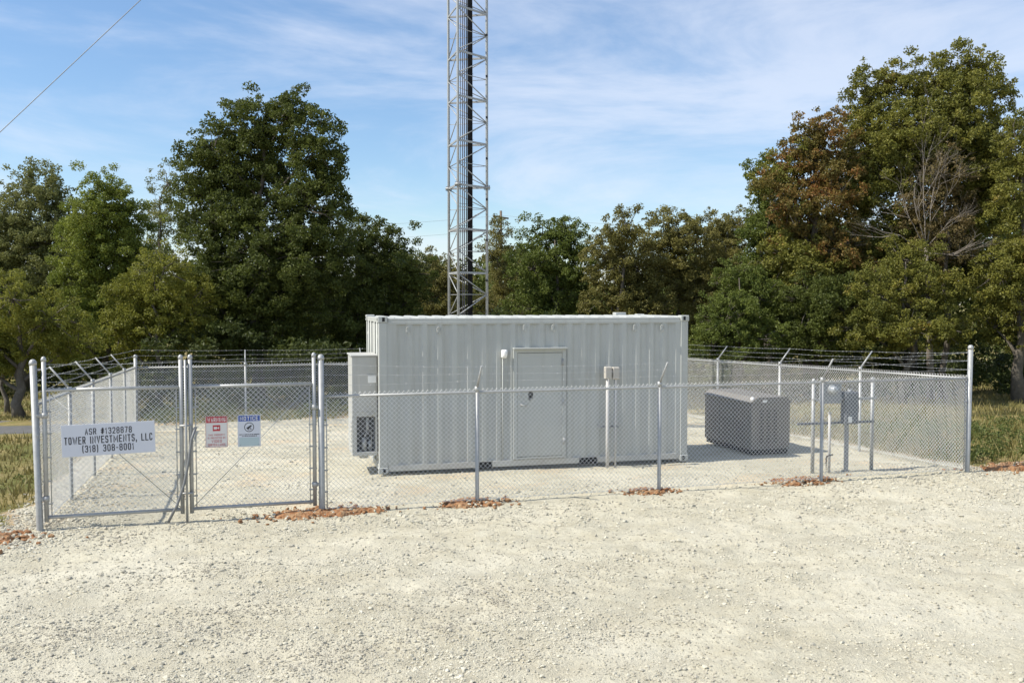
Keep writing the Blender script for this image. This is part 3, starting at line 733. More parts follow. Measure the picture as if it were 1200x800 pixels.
# cabinet is built from panels so that the lower coil opening is a real recess
mb = MB(); op_a, op_b = -wx+.08, -.04; oz0, oz1 = ac_z0+.07, ac_z0+.72
mb.box(K((x0+x1)/2, a_front+.30+(dep-.30)/2, zc), (x1-x0, dep-.30, ac_z1-ac_z0), AX, .008)
mb.box(K((x0+x1)/2, a_front+.149, (oz1+ac_z1)/2), (x1-x0, .298, ac_z1-oz1), AX, .008)
mb.box(K((x0+x1)/2, a_front+.149, (ac_z0+oz0)/2), (x1-x0-.004, .298, oz0-ac_z0), AX, .006)
mb.box(K((x0+op_a)/2, a_front+.149, (oz0+oz1)/2), (op_a-x0-.003, .296, oz1-oz0), AX)
mb.box(K((x1+op_b)/2, a_front+.149, (oz0+oz1)/2), (x1-op_b-.003, .296, oz1-oz0), AX)
cab = mb.build('cabinet', M['ac'], t)
mb = MB(); mb.box(K((x0+x1)/2, a_front+dep/2, ac_z1+.014), (x1-x0+.04, dep+.05, .026), AX, .006); mb.build('top_cover', M['ac'], t)
mb = MB(); mb.box(K((op_a+op_b)/2, a_front+.20, (oz0+oz1)/2), (op_b-op_a, .02, oz1-oz0), AX)
mb.build('condenser_coil', M['coil'], t)
mb = MB(); mb.tube([K(op_a+.14, a_front+.1, oz0+.02), K(op_a+.14, a_front+.1, oz0+.25)], .045, 12); mb.tube([K(op_a+.25, a_front+.12, oz0+.02), K(op_a+.25, a_front+.12, oz0+.19)], .035, 12)
mb.tube([K(op_a+.2, a_front+.1, oz1-.28), K(op_a+.2, a_front+.1, oz1-.03)], .03, 10); mb.tube([K(op_a+.14, a_front+.1, oz0+.25), K(op_a+.18, a_front+.06, oz0+.36), K(op_a+.26, a_front+.08, oz0+.42), K(op_a+.28, a_front+.1, oz0+.1)], .012, 6)
mb.build('compressor', M['galv'], t)
mb = MB(); mb.box(K((x0+x1)/2+.05, a_front-.006, ac_z1-.62), (x1-x0-.16, .008, .58), AX, .002); pn = mb.build('access_panel', M['ac'], t)
mb = MB(); mb.box(K((x0+x1)/2+.14, a_front-.012, ac_z1-.42), (.15, .004, .13), AX, .001); mb.build('rating_plate', M['white'], pn)
mb = MB(); mb.box(K((x0+x1)/2, a_front-.006, oz1+.10), (x1-x0-.04, .010, .012), AX, .002); mb.box(K((x0+x1)/2+.1, a_front-.008, oz1+.05), (.12, .012, .05), AX, .004); mb.build('seam', M['galv'], t)
mb = MB()
for k in range(7): mb.box(K(x0-.006, a_front+dep/2, ac_z0+.18+k*.07), (.012, dep-.2, .03), AX, .002)
mb.build('side_louvre', M['ac'], t)
mb = MB(); mb.box(K(x0+.22, a_front+.18, ac_z0-.03), (.16, .2, .06), AX, .01); mb.build('drain_fitting', M['galv'], t)

# ------------------------------------------------------------------ generator
near = ground_at(880, 533); gA, gB, gHt = .92, 2.0, 1.04
GX = (E1, E2, EZ)
g0 = near.copy(); g0[2] = float(gz(*near[:2]))
def G(a, b, z): return g0 + E1*a + E2*b + EZ*z
t = thing('generator', 'dark grey standby generator in a low steel housing on the gravel', 'generator', G(gA/2, gB/2, 0))
mb = MB(); mb.box(G(gA/2, gB/2, .05), (gA-.06, gB-.06, .10), GX, .006); mb.build('base_skid', M['black'], t)
mb = MB(); mb.box(G(gA/2, gB/2, .11+gHt/2-.05), (gA, gB, gHt-.08), GX, .012); mb.build('housing', M['gen'], t)
mb = MB(); z0 = .11+gHt-.09
V = []
for b_ in (-.02, gB+.02):
    V += [G(-.025, b_, z0), G(gA+.025, b_, z0), G(gA+.025, b_, z0+.03), G(gA-.10, b_, z0+.13), G(.13, b_, z0+.13), G(-.025, b_, z0+.03)]
f = [[0, 1, 2, 3, 4, 5], [11, 10, 9, 8, 7, 6]] + [[j, j+6, (j+1) % 6+6, (j+1) % 6] for j in range(6)]
mb.add(V, f, 0); mb.build('lid', M['gen'], t)
for a in (.30, .46, .62):                                   # vertical columns of louvres on the short end
    mb = MB()
    for k in range(11): mb.box(G(a-.06, -.006, .26+k*.065), (.085, .012, .028), GX, .003, 0)
    mb.build('louvre', M['slot'], t)
for b in (.42, 1.0, 1.58):
    mb = MB(); mb.box(G(-.007, b, .55), (.012, .54, .78), GX, .004); o = mb.build('access_door', M['gen'], t)
    mb = MB()
    for k in range(8): mb.box(G(-.013, b, .3+k*.05), (.004, .36, .012), GX, .002)
    mb.build('louvre', M['slot'], o)
mb = MB(); mb.box(G(.30, -.024, z0+.05), (.10, .008, .05), GX, .002); mb.build('label_plate', M['white'], t)
mb = MB(); mb.tube([G(.05, .05, z0+.05), G(.05, .05, z0+.12), G(.05, .05, z0+.14)], [.045, .045, .02], 12); mb.build('sunlit_spot', M['white'], t)  # white cap shape put in for the sunlit spot on the lid corner

# ------------------------------------------------------------------ meter frame
mL = ground_at(952, 553); mR = ground_at(1021, 549.5); B1 = mR-mL; B1[2] = 0; WM = np.linalg.norm(B1); B1 /= WM; B2 = np.array([-B1[1], B1[0], 0]); BX = (B1, B2, EZ)
def Q(a, b, z): p = mL + B1*a + B2*b; p[2] = float(gz(p[0], p[1])) + z; return p
def on_m(px, py, off=0.):
    d = ray(px, py); P = mL - B2*off; t_ = np.dot(P-CAM, B2)/np.dot(d, B2); q = CAM+d*t_; return float(np.dot(q-mL, B1)), float(q[2]-gz(q[0], q[1]))
t = thing('meter_rack', 'galvanised pipe rack carrying the electric meter and disconnect boxes', 'equipment rack', Q(WM/2, 0, 0))
for a, h_ in ((0, on_m(953, 446)[1]), (WM, on_m(1022, 444)[1])):
    mb = MB(); mb.tube([Q(a, 0, -.1), Q(a, 0, h_)], .034, 12); o = mb.build('post', M['galv'], t)
    mb = MB(); mb.tube([Q(a, 0, h_-.02), Q(a, 0, h_+.02), Q(a, 0, h_+.04)], [.038, .036, .012], 12); mb.build('post_cap', M['galv'], o)
for px, py, x0, x1 in ((985, 467, -.05, WM+.04), (985, 494.5, -.35, WM+.0)):
    _, z = on_m(px, py); mb = MB(); mb.box(Q((x0+x1)/2, -.055, z), (x1-x0, .04, .042), BX, .003); mb.build('strut', M['disc'] if py > 480 else M['galv'], t)
a, z = on_m(991, 520); mb = MB(); mb.box(Q(a, -.02, on_m(991, 498)[1]/2), (.075, .05, on_m(991, 498)[1]+.1), BX, .006); mb.build('middle_post', M['metergrey'], t)
a0, z1 = on_m(962, 448, .12); a1_, z0 = on_m(983.5, 472, .12)
t = thing('meter_box', 'grey electric meter box with a round glass meter on the rack', 'meter', Q((a0+a1_)/2, -.13, z0))
mb = MB(); mb.box(Q((a0+a1_)/2, -.13, (z0+z1)/2), (a1_-a0, .13, z1-z0), BX, .01); mb.build('enclosure', M['metergrey'], t)
a, z = on_m(975.5, 456.5, .2); mb = MB(); c = Q(a, -.195, z); prof = [(0, .085), (.03, .085), (.035, .068), (.105, .066), (.12, .058), (.122, .01)]
mb.tube([c-B2*p for p, _ in prof], [r_ for _, r_ in prof], 18); mb.build('meter', M['glass'], t)
mb = MB(); mb.tube([c-B2*.0, c-B2*.028], .095, 18); mb.build('meter_ring', M['galv'], t)
mb = MB(); zc = on_m(984, 467, .12)[1]; mb.tube([Q(a1_-.01, -.12, zc), Q(a1_+.1, -.12, zc)], .03, 10); mb.build('conduit_nipple', M['galv'], t)
a0, z1 = on_m(987.5, 459, .13); a1_, z0 = on_m(1003, 496, .13)
t = thing('disconnect_box', 'dark grey disconnect switch box with a small white label', 'switch box', Q((a0+a1_)/2, -.14, z0))
mb = MB(); mb.box(Q((a0+a1_)/2, -.14, (z0+z1)/2), (a1_-a0, .15, z1-z0), BX, .01); mb.build('enclosure', M['disc'], t)
mb = MB(); mb.box(Q((a0+a1_)/2+.0, -.222, (z0+z1)/2), (a1_-a0-.03, .012, z1-z0-.04), BX, .004); dr = mb.build('cover', M['disc'], t)
a, z = on_m(996.5, 491.5, .235); mb = MB(); mb.box(Q(a, -.231, z), (.075, .004, .11), BX, .001); mb.build('label_plate', M['white'], dr)
mb = MB(); mb.box(Q(a1_+.012, -.16, (z0+z1)/2), (.03, .05, .16), BX, .008); mb.build('switch_lever', M['black'], t)
mb = MB(); mb.tube([Q((a0+a1_)/2, -.14, z1-.01), Q((a0+a1_)/2, -.14, z1+.04)], [.05, .035], 12); mb.build('hub', M['metergrey'], t)
a, z = on_m(972, 484, .12)
t = thing('conduit_stub', 'pale upright conduit pipe rising from the gravel below the meter', 'conduit', Q(a, -.13, 0))
mb = MB(); mb.tube([Q(a, -.13, -.05), Q(a, -.13, z)], .026, 10); mb.build('pipe', M['pvc'], t)
mb = MB(); mb.tube([Q(a, -.13, z-.01), Q(a, -.13, z+.015), Q(a, -.13, z+.03)], [.032, .032, .01], 10); mb.build('pipe_cap', M['pvc'], t)
a, z = on_m(970, 534, .2)
o = thing('ground_lead', 'short black bent cable standing beside the pale conduit stub', 'cable', Q(a-.03, -.2, 0))
mb = MB(); mb.tube([Q(a-.03, -.2, -.03), Q(a-.03, -.2, z-.05), Q(a-.02, -.2, z-.01), Q(a+.03, -.2, z+.005), Q(a+.10, -.2, z+.02)], .014, 8); mb.build('cable', M['black'], o)
# shallow timber footing board behind the rack, on the ground

# ------------------------------------------------------------------ lattice tower
TY = 23.3
tb = at(548, 357, TY); tz = float(gz(tb[0], tb[1]))
LEGX = ((525, TY+.25), (538.5, TY-.38), (570.5, TY+.12))
legs = [at(px, 357, yy) for px, yy in LEGX]
# equilateral section: fit centre and spacing to the three measured legs
cen = sum(legs)/3; side = 1.06
base_ang = math.atan2(legs[1][1]-cen[1], legs[1][0]-cen[0])
def leg(k, z): 
    an = ANG + k*2*PI/3; return np.array([TC[0]+side/math.sqrt(3)*math.cos(an), TC[1]+side/math.sqrt(3)*math.sin(an), z])
# choose the turn so that the projected spacing is 13.5 : 32 px (front leg nearer the left)
best = None
for k in range(0, 360):
    an = R(k); off = sorted([math.cos(an+j*2*PI/3)*side/math.sqrt(3) for j in range(3)])
    s1, s2 = (off[1]-off[0])*F/TY, (off[2]-off[1])*F/TY
    midj = sorted(range(3), key=lambda j: math.cos(an+j*2*PI/3))[1]
    if math.sin(an+midj*2*PI/3) > 0: continue
    e = abs(s1/s2 - 13.5/32)
    if best is None or e < best[0]: best = (e, an, s1+s2, off)
ANG = best[1]; side *= 45.5/best[2]; off = [v*45.5/best[2] for v in best[3]]
TC = np.array([at(525, 357, TY)[0]-off[0], TY, 0])
print('tower side', side, 'ang', math.degrees(ANG), TC)
t = thing('lattice_tower', 'tall galvanised three legged lattice radio tower behind the container', 'tower', (TC[0], TC[1], tz))
ZT = 24.0; PN = 1.075; z_ref = at(548, 320, TY)[2]
zs = [z_ref + PN*k for k in range(-3, 21)]
order = sorted(range(3), key=lambda k: leg(k, 0)[0]); kl, kf, kr = order
for k in range(3):
    mb = MB(); mb.tube([leg(k, tz-.1), leg(k, 8), leg(k, 16), leg(k, ZT)], .033, 12); o = mb.build('leg', M['tower'], t)
    zf = at(548, 219, TY)[2]
    mb = MB()
    for zz in (zf-6.1, zf, zf+6.1, zf+12.2): mb.tube([leg(k, zz-.018), leg(k, zz+.018)], .085, 12)
    mb.build('flange', M['galv'], o)
    mb = MB(); dv = leg(k, 0)-TC; dv /= np.linalg.norm(dv)
    for zz in (zf-6.1, zf, zf+6.1, zf+12.2):
        for j in range(6):
            q = leg(k, zz)+np.array([math.cos(j*PI/3), math.sin(j*PI/3), 0])*.065; mb.tube([q-EZ*.06, q+EZ*.06], .011, 6)
    mb.build('flange_bolts', M['disc'], o)
def brace(mb, p, q, r=.013): mb.tube([p, q], r, 6)
for (i, j, nm) in ((kl, kf, 'left'), (kf, kr, 'front'), (kl, kr, 'rear')):
    for n_, z0 in enumerate(zs):
        mb = MB(); md = MB()
        if z0 > ZT-.2: continue
        p, q = leg(i, z0), leg(j, z0)
        if z0 > tz+.1: mb.box((p+q)/2, (np.linalg.norm(q-p)-.05, .022, .05), ((q-p)/np.linalg.norm(q-p), np.cross(EZ, (q-p)/np.linalg.norm(q-p)), EZ), .003)
        z1 = z0+PN; zm = z0 + PN/2
        a, b = (i, j) if n_ % 2 == 0 else (j, i)
        brace(md, leg(a, z0+.03), leg(b, zm)); brace(md, leg(b, zm), leg(a, z1-.03))
        if nm != 'left': brace(md, leg(i, zm), leg(j, zm), .008)
        if mb.n: mb.build('horizontal_brace', M['tower'], t)
        md.build('diagonal_brace', M['tower'], t)
pf = (leg(kf, 0)+leg(kr, 0))/2; fdir = leg(kr, 0)-leg(kf, 0); fdir /= np.linalg.norm(fdir); inn = np.cross(EZ, fdir)
if np.dot(inn, TC-pf) < 0: inn = -inn
def tx(px, dy=.12):
    X_ = at(px, 357, TY)[0]; s_ = (X_-pf[0])/fdir[0]; q = pf + fdir*s_ + inn*dy; return q
def cable(px, r, m, dy=.12, top=ZT-.4):
    q = tx(px, dy); mb = MB(); mb.tube([np.array([q[0], q[1], tz+.6]), np.array([q[0]+.01, q[1], 9]), np.array([q[0], q[1], top])], r, 8); mb.build('cable', m, t)
for px, r, m in ((544.8, .008, 'coax'), (547.0, .013, 'coaxgrey'), (549.0, .013, 'coaxgrey'), (551.2, .012, 'coax'), (555.0, .030, 'coax'), (558.2, .030, 'coax'), (556.6, .03, 'coax')): cable(px, r, M[m], .12 if r != .03 else .17)
# cable ladder rungs
mb = MB()
for z0 in np.arange(tz+.9, ZT-.6, .54):
    a, b = tx(544.0, .16), tx(560.5, .16); a[2] = b[2] = z0; mb.tube([a, b], .006, 5)
mb.build('cable_ladder', M['disc'], t)
mb = MB()
for z0 in np.arange(tz+.8, ZT-.5, 1.02):
    p = leg(kr, z0); mb.tube([p+np.array([-.02, -.05, 0]), p+np.array([.02, -.06, .01])], .030, 8)
mb.build('cable_clamps', M['black'], t)
# guy cable from the tower down to the left
a = at(0, 155, 19.5); b = at(165, 0, 20.65); d = (b-a)
top_ = a + d*((TC[0]-a[0])/d[0]); low = a - d*((a[2]-0.2)/d[2])
lowz = a - d*((a[2]-float(gz(low[0], low[1])))/d[2])
mb = MB(); mb.tube([lowz, a, b, top_], .009, 6)
tag(mb.build('guy_wire', M['disc']), 'thin dark steel cable slanting down from the tower past the left sky', 'cable')

# ------------------------------------------------------------------ red clay mounds at the post feet
def mound(u, v, ru, rv, h, label):
    n = 46; mb = MB(); p0 = S(u, v); V = []
    xs = np.linspace(-1, 1, n)
    for a in xs:
        for b in xs:
            r_ = math.hypot(a, b); p = C0 + (u+a*ru)*E1 + (v+b*rv)*E2
            e = .9-1.1*r_**2 + 1.3*vnoise(np.array(p[0]*4.), np.array(p[1]*7.)) + .7*vnoise(np.array(p[0]*13.), np.array(p[1]*13.))
            z = float(gh(p[0], p[1])) - .022 + .42*h*float(sstep(-.25, 1, e)) + (.045*float(vnoise(np.array(p[0]*17), np.array(p[1]*17)))+.03 if e > .05 else 0)*float(sstep(0, .4, e)) 
            V.append((p[0], p[1], z))
    f = np.array([[i*n+j, (i+1)*n+j, (i+1)*n+j+1, i*n+j+1] for i in range(n-1) for j in range(n-1)])
    t_ = thing('clay_mound', label, 'dirt mound', p0, 'red clay spoil at the fence posts')
    mb.add(V, f, 0, False)
    k = 320; aa = rng.normal(0, .55, k); bb = rng.normal(0, .55, k); P = C0[None] + (u+aa*ru)[:, None]*E1 + (v+bb*rv)[:, None]*E2
    Vs, Fs = stones(P[:, 0], P[:, 1], np.clip(.018*np.exp(rng.normal(0, .5, k)), .008, .05), .0)
    Vs[:, 2] += np.repeat(h*.36*np.exp(-(aa**2+bb**2)*2), 12)
    mb.build('soil', M['clay'], t_); m2 = MB(); m2.add(Vs, Fs, 0); tag(m2.build('clods', [M['clay']], t_), kind='stuff')
    k = 110; aa = rng.normal(0, .5, k); bb = rng.normal(0, .5, k); P = C0[None] + (u+aa*ru)[:, None]*E1 + (v+bb*rv)[:, None]*E2
    Vs, Fs = stones(P[:, 0], P[:, 1], np.clip(.016*np.exp(rng.normal(0, .5, k)), .008, .04), -.1); Vs[:, 2] += np.repeat(h*.40*np.exp(-(aa**2+bb**2)*2), 12)
    m3 = MB(); m3.add(Vs, Fs, 0); tag(m3.build('loose_stones', sm, t_), kind='stuff')
mound(3.75, -.02, .95, .36, .11, 'largest red clay heap at the foot of the right gate post')
mound(6.05, .0, .55, .28, .10, 'low red clay heap below the fence post left of the container door')
mound(8.95, .05, .42, .25, .08, 'small red clay heap below the fence post right of the conduit risers')
mound(11.85, .12, .62, .30, .10, 'red clay heap at the fence post beside the meter rack')
mound(-.75, -.35, .8, .5, .10, 'red clay spread beside the leftmost gate post')
mound(16.6, .15, 1.0, .42, .16, 'red clay bank outside the tall right corner post')

# ------------------------------------------------------------------ vegetation
def leaves(mb, C, N_, size, mid=0):
    n = len(C)
    ref = rng.normal(0, 1, (n, 3)); A = np.cross(N_, ref); A /= np.linalg.norm(A, axis=1)[:, None]+1e-9; B = np.cross(N_, A)
    s = size*(.65+.7*rng.random((n, 1)))
    fold = N_*s*.22
    V = np.stack([C-A*s*.62, C-B*s*.36+fold, C+A*s*.62, C+B*s*.36+fold], 1).reshape(-1, 3)
    mb.add(V, np.arange(4*n).reshape(-1, 4), mid)
def unit(n): 
    v = rng.normal(0, 1, (n, 3)); return v/np.linalg.norm(v, axis=1)[:, None]
def clump_leaves(mb, cen, rad, size, dens, mid=0, flat=.75):
    """leaf shells around many small clump centres"""
    cnt = np.maximum(6, (dens*rad**2/size**2*8).astype(int)); idx = np.repeat(np.arange(len(cen)), cnt)
    d = unit(len(idx)); r_ = rng.random(len(idx))**.45
    P = cen[idx] + d*(rad[idx]*r_)[:, None]*np.array([1, 1, flat])
    Nn = d*.3 + unit(len(idx))*.85 + np.array([0, 0, .40]); Nn /= np.linalg.norm(Nn, axis=1)[:, None]
    leaves(mb, P, Nn, size, mid)
def tree(name, label, px, Y0, lobes, lm, leaf=.14, dens=1., cat='tree', group='trees behind the fence', trunk_r=.16, sparse=1., mats2=None, clump=.27, lean=0., tw=True):
    leaf *= .58; sc = Y0/F; xb = at(px, 450, Y0)[0]; zb = float(gz(xb, Y0)); base = np.array([xb, Y0, zb])
    t = thing(name, label, cat, base, group); w = MB(); lf = MB()
    Ls = []
    for L in lobes:
        lx, ly, rx, ry = L[:4]; dy = L[4] if len(L) > 4 else random.uniform(-.9, .9); mi = L[5] if len(L) > 5 else 0
        Ls.append((at(lx, ly, Y0+dy), rx*sc*.90, ry*sc*.92, mi))
    ztop = max(c[2]+ry*.5 for c, rx, ry, _ in Ls); top = np.array([np.mean([c[0] for c, *_ in Ls])*.6+xb*.4, Y0, zb+(ztop-zb)*.9])
    m_ = 9; tt = np.linspace(0, 1, m_)[:, None]; ax = base + (top-base)*tt; ax[1:-1, :2] += rng.normal(0, .10, (m_-2, 2)); ax[0, 2] -= .2
    tr = trunk_r*(1-.86*tt[:, 0]); tr[0] *= 1.45
    w.tube(ax, tr, 9)
    for (c, rx, ry, mi) in Ls:
        zc = np.clip(c[2]-.9*ry-abs(c[0]-xb)*.45, zb+.6, ztop); k = np.clip((zc-zb)/(top[2]-zb), .08, .92); s0 = base+(top-base)*k
        i0 = int(k*(m_-1)); s0 = ax[i0]+(ax[min(i0+1, m_-1)]-ax[i0])*(k*(m_-1)-i0)
        q = (s0+c)/2 + np.array([0, 0, .25*abs(c[0]-s0[0])])*-.3 + rng.normal(0, .12, 3)
        ts = np.linspace(0, 1, 7)[:, None]; cur = s0*(1-ts)**2 + 2*q*ts*(1-ts) + c*ts**2
        r0 = max(.03, trunk_r*(1-.86*k)*.6); w.tube(cur, np.linspace(r0, .02, 7), 6)
        rd = (rx+rx+ry)/3*.85
        nc = int(78*sparse*max(.6, (rx*ry)**.5/1.3)**1.7); dd = unit(nc); rr = .15+1.02*rng.random(nc)**.62
        bumpd = 1 + .22*np.sin(dd@rng.normal(0, 3.2, 3)+rng.random()*6) + .14*np.sin(dd@rng.normal(0, 6, 3))
        cen = c + dd*np.minimum(rr*bumpd, 1.12)[:, None]*np.array([rx, rd, ry]); cr = clump*(.5+.8*rng.random(nc))*min(1.2, max(.7, (rx*ry)**.5/1.3))
        clump_leaves(lf, cen, cr, leaf, dens*1.15, mi)
        near_ = sorted(Ls, key=lambda q: np.linalg.norm(q[0]-c))[1:3]
        for (c2, rx2, ry2, _m) in near_:
            nf = int(nc*.28); tt_ = .2+.6*rng.random((nf, 1)); ce3 = c*(1-tt_)+c2*tt_ + rng.normal(0, .5, (nf, 3))*np.array([rx, rd, ry])
            clump_leaves(lf, ce3, clump*(.5+.7*rng.random(nf)), leaf, dens*1.05, mi)
        # a few sprays that break the outline
        ns = max(10, nc//2); d2 = unit(ns); d2[:, 2] = np.abs(d2[:, 2])*1.1-.25; ce2 = c + d2*np.array([rx, rd, ry])*(.95+.20*rng.random((ns, 1))**1.3)
        clump_leaves(lf, ce2, clump*(.35+.45*rng.random(ns)), leaf*.95, dens*.75, mi)
        if tw:
            for k2 in range(min(nc, 12)): 
                e = cen[k2]; mdp = (c+e)/2 + rng.normal(0, .08, 3); w.tube([c, mdp, e], [.022, .014, .006], 4, cap=False)
            A_ = ce2; B_ = c + (ce2-c)*.55; w.segs(B_, A_, .006)
    w.build('trunk', M['bark'], t)
    lf.build('crown', [LM[k] for k in ([lm] if isinstance(lm, str) else lm)], t)
    return t

# left group
tree('broadleaf_tree', 'pale grey green tree at the far left edge, its crown rounded', 30, 41, [(45, 232, 42, 40), (18, 285, 42, 55), (68, 290, 42, 55), (-25, 300, 45, 60), (10, 365, 45, 50), (60, 365, 45, 50), (-40, 390, 45, 50)], 'grey', .15, .95)
tree('broadleaf_tree', 'bright green feathery tree left of the tallest dark tree', 122, 38, [(122, 236, 34, 40), (100, 285, 40, 50), (146, 290, 38, 60), (112, 345, 46, 48), (150, 360, 42, 45), (95, 395, 44, 35)], 'bright', .13, 1.)
tree('broadleaf_tree', 'thin half bare tree with sparse grey foliage beside the tallest left tree', 192, 42, [(196, 215, 22, 28), (186, 262, 30, 40), (178, 325, 34, 48)], 'grey', .13, .5, sparse=.7)
tree('broadleaf_tree', 'tallest dark green tree left of the tower with a broad pointed crown', 300, 34, [(343, 128, 24, 28), (302, 150, 46, 42), (372, 168, 34, 45), (250, 178, 40, 40), (300, 205, 70, 55), (235, 225, 36, 40), (385, 215, 26, 36), (355, 245, 52, 50), (265, 270, 60, 55), (320, 305, 75, 55), (385, 300, 40, 42), (250, 345, 55, 48), (340, 360, 70, 50), (285, 390, 65, 40)], 'dark', .15, 1., trunk_r=.24)
tree('broadleaf_tree', 'yellow green bushy tree in front of the tallest dark left tree', 190, 31.5, [(192, 315, 34, 38), (160, 350, 38, 42), (222, 365, 42, 42), (185, 385, 50, 42), (140, 395, 36, 34)], 'yellow', .12, .9, trunk_r=.10)
tree('broadleaf_tree', 'dark tree sloping down between the tallest left tree and the container', 440, 37, [(425, 282, 36, 36), (452, 300, 34, 34), (482, 320, 30, 32), (420, 335, 50, 45), (470, 360, 45, 42), (420, 385, 55, 45)], 'dark', .14, 1.)
tree('broadleaf_tree', 'low spreading tree at the left edge with a dark bare trunk', 24, 28.5, [(15, 350, 34, 34), (58, 375, 42, 32), (-20, 385, 40, 40), (30, 410, 44, 28), (85, 405, 36, 24), (-10, 430, 26, 16)], 'yellow', .11, .85, trunk_r=.17)
tree('broadleaf_tree', 'slender young tree at the left edge beside the dark bare trunk', 8, 30, [(5, 400, 30, 36), (-20, 360, 30, 40)], 'mid', .11, .85, trunk_r=.08)
# centre
tree('broadleaf_tree', 'olive tree seen just left of the tower foot', 512, 43, [(508, 310, 22, 26), (530, 335, 26, 30), (505, 360, 34, 40)], 'olive', .14, .95)
tree('conifer_tree', 'thin see through tree with wispy needles right of the tower', 585, 45, [(585, 270, 16, 20), (578, 300, 24, 28), (596, 325, 26, 34), (585, 365, 36, 36)], 'olive', .12, .55, sparse=.8)
tree('broadleaf_tree', 'dark glossy green tree with two rounded tops above the container', 652, 39, [(636, 275, 22, 26), (668, 278, 26, 28), (625, 315, 34, 36), (668, 320, 38, 40), (645, 360, 55, 40)], 'mid', .14, 1.)
tree('broadleaf_tree', 'light olive tree directly right of the dark glossy one', 722, 37, [(735, 268, 30, 26), (712, 300, 32, 34), (748, 315, 38, 40), (715, 350, 42, 38), (760, 365, 42, 36)], 'olive', .13, .95)
tree('broadleaf_tree', 'bronze tinted olive tree rising above the small vent on the container roof', 790, 38.5, [(785, 268, 32, 28), (815, 285, 32, 32), (780, 320, 42, 40), (818, 345, 40, 40)], ['olive'], .13, .95)
tree('broadleaf_tree', 'olive tree with a flat top against the big autumn trees', 845, 40, [(838, 270, 28, 28), (868, 268, 26, 28), (850, 310, 40, 38), (870, 345, 36, 40)], 'olive', .13, .9)
tree('broadleaf_tree', 'bushy green tree behind the right end of the container', 868, 32.5, [(862, 325, 30, 32), (890, 350, 36, 36), (850, 375, 36, 38), (885, 398, 44, 30), (835, 405, 30, 26)], ['mid', 'yellow'], .12, .95, trunk_r=.1)
# right group
tree('broadleaf_tree', 'green flanked tree at the left of the tall autumn group', 900, 35.5, [(893, 205, 20, 32), (908, 240, 32, 38), (892, 285, 32, 42), (915, 320, 40, 44), (885, 360, 34, 40)], 'mid', .15, .95, trunk_r=.18)
tree('broadleaf_tree', 'rust brown autumn tree left of the bare dead branches', 950, 34, [(935, 180, 28, 32), (968, 160, 32, 32), (955, 205, 40, 38), (925, 240, 30, 36), (978, 235, 34, 40), (945, 280, 42, 38), (935, 330, 38, 32, .3, 1), (975, 330, 38, 40, .5, 1), (1000, 195, 36, 40, .6), (910, 215, 30, 36, .2, 1), (955, 325, 46, 36, -.6, 1), (1000, 335, 44, 40, -.4, 1), (920, 300, 36, 36, -.3, 1), (985, 290, 36, 36, -.8)], ['rust', 'autumn'], .15, .95, trunk_r=.2)
tree('broadleaf_tree', 'tallest yellow green autumn tree on the right rising above all the others', 1065, 35, [(1020, 118, 34, 38), (1055, 98, 30, 32), (1095, 95, 34, 36), (1140, 85, 36, 34), (1170, 110, 24, 26), (1010, 165, 38, 40), (1060, 150, 50, 44), (1115, 145, 48, 46), (1160, 170, 36, 44), (1020, 225, 48, 48), (1150, 230, 54, 54), (1040, 185, 46, 44, -.7), (1100, 180, 40, 40, -.9), (1145, 200, 44, 44, -.8), (1000, 290, 44, 48), (1080, 280, 60, 50), (1128, 120, 34, 38), (1080, 200, 50, 46), (1130, 310, 50, 44)], ['autumn'], .15, .95, trunk_r=.28)
tree('broadleaf_tree', 'brown leaved tree behind the bare dead branches', 1105, 33, [(1110, 205, 36, 34), (1085, 240, 36, 32), (1130, 255, 34, 34), (1105, 290, 40, 34)], 'brown', .14, .6, sparse=.8, trunk_r=.13)
tree('broadleaf_tree', 'yellow green leafy tree below the bare dead branches', 1060, 31, [(1058, 305, 40, 34), (1030, 345, 40, 36), (1085, 345, 42, 36), (1015, 385, 40, 32), (1065, 385, 48, 30), (1105, 385, 34, 30)], ['autumn'], .12, .95, trunk_r=.12)
tree('broadleaf_tree', 'dark green tree filling the gap below the rust brown autumn tree', 960, 32.8, [(950, 355, 46, 40), (990, 365, 44, 42), (920, 385, 40, 36), (960, 400, 44, 28)], 'dark', .12, .95, trunk_r=.1)
tree('broadleaf_tree', 'leafy tree cut by the right picture edge near the tall corner post', 1195, 31.5, [(1190, 165, 26, 36), (1215, 200, 36, 50), (1188, 230, 30, 44), (1215, 290, 50, 50), (1172, 320, 36, 42), (1205, 370, 46, 44), (1165, 385, 34, 34)], ['autumn'], .13, .95, trunk_r=.2)

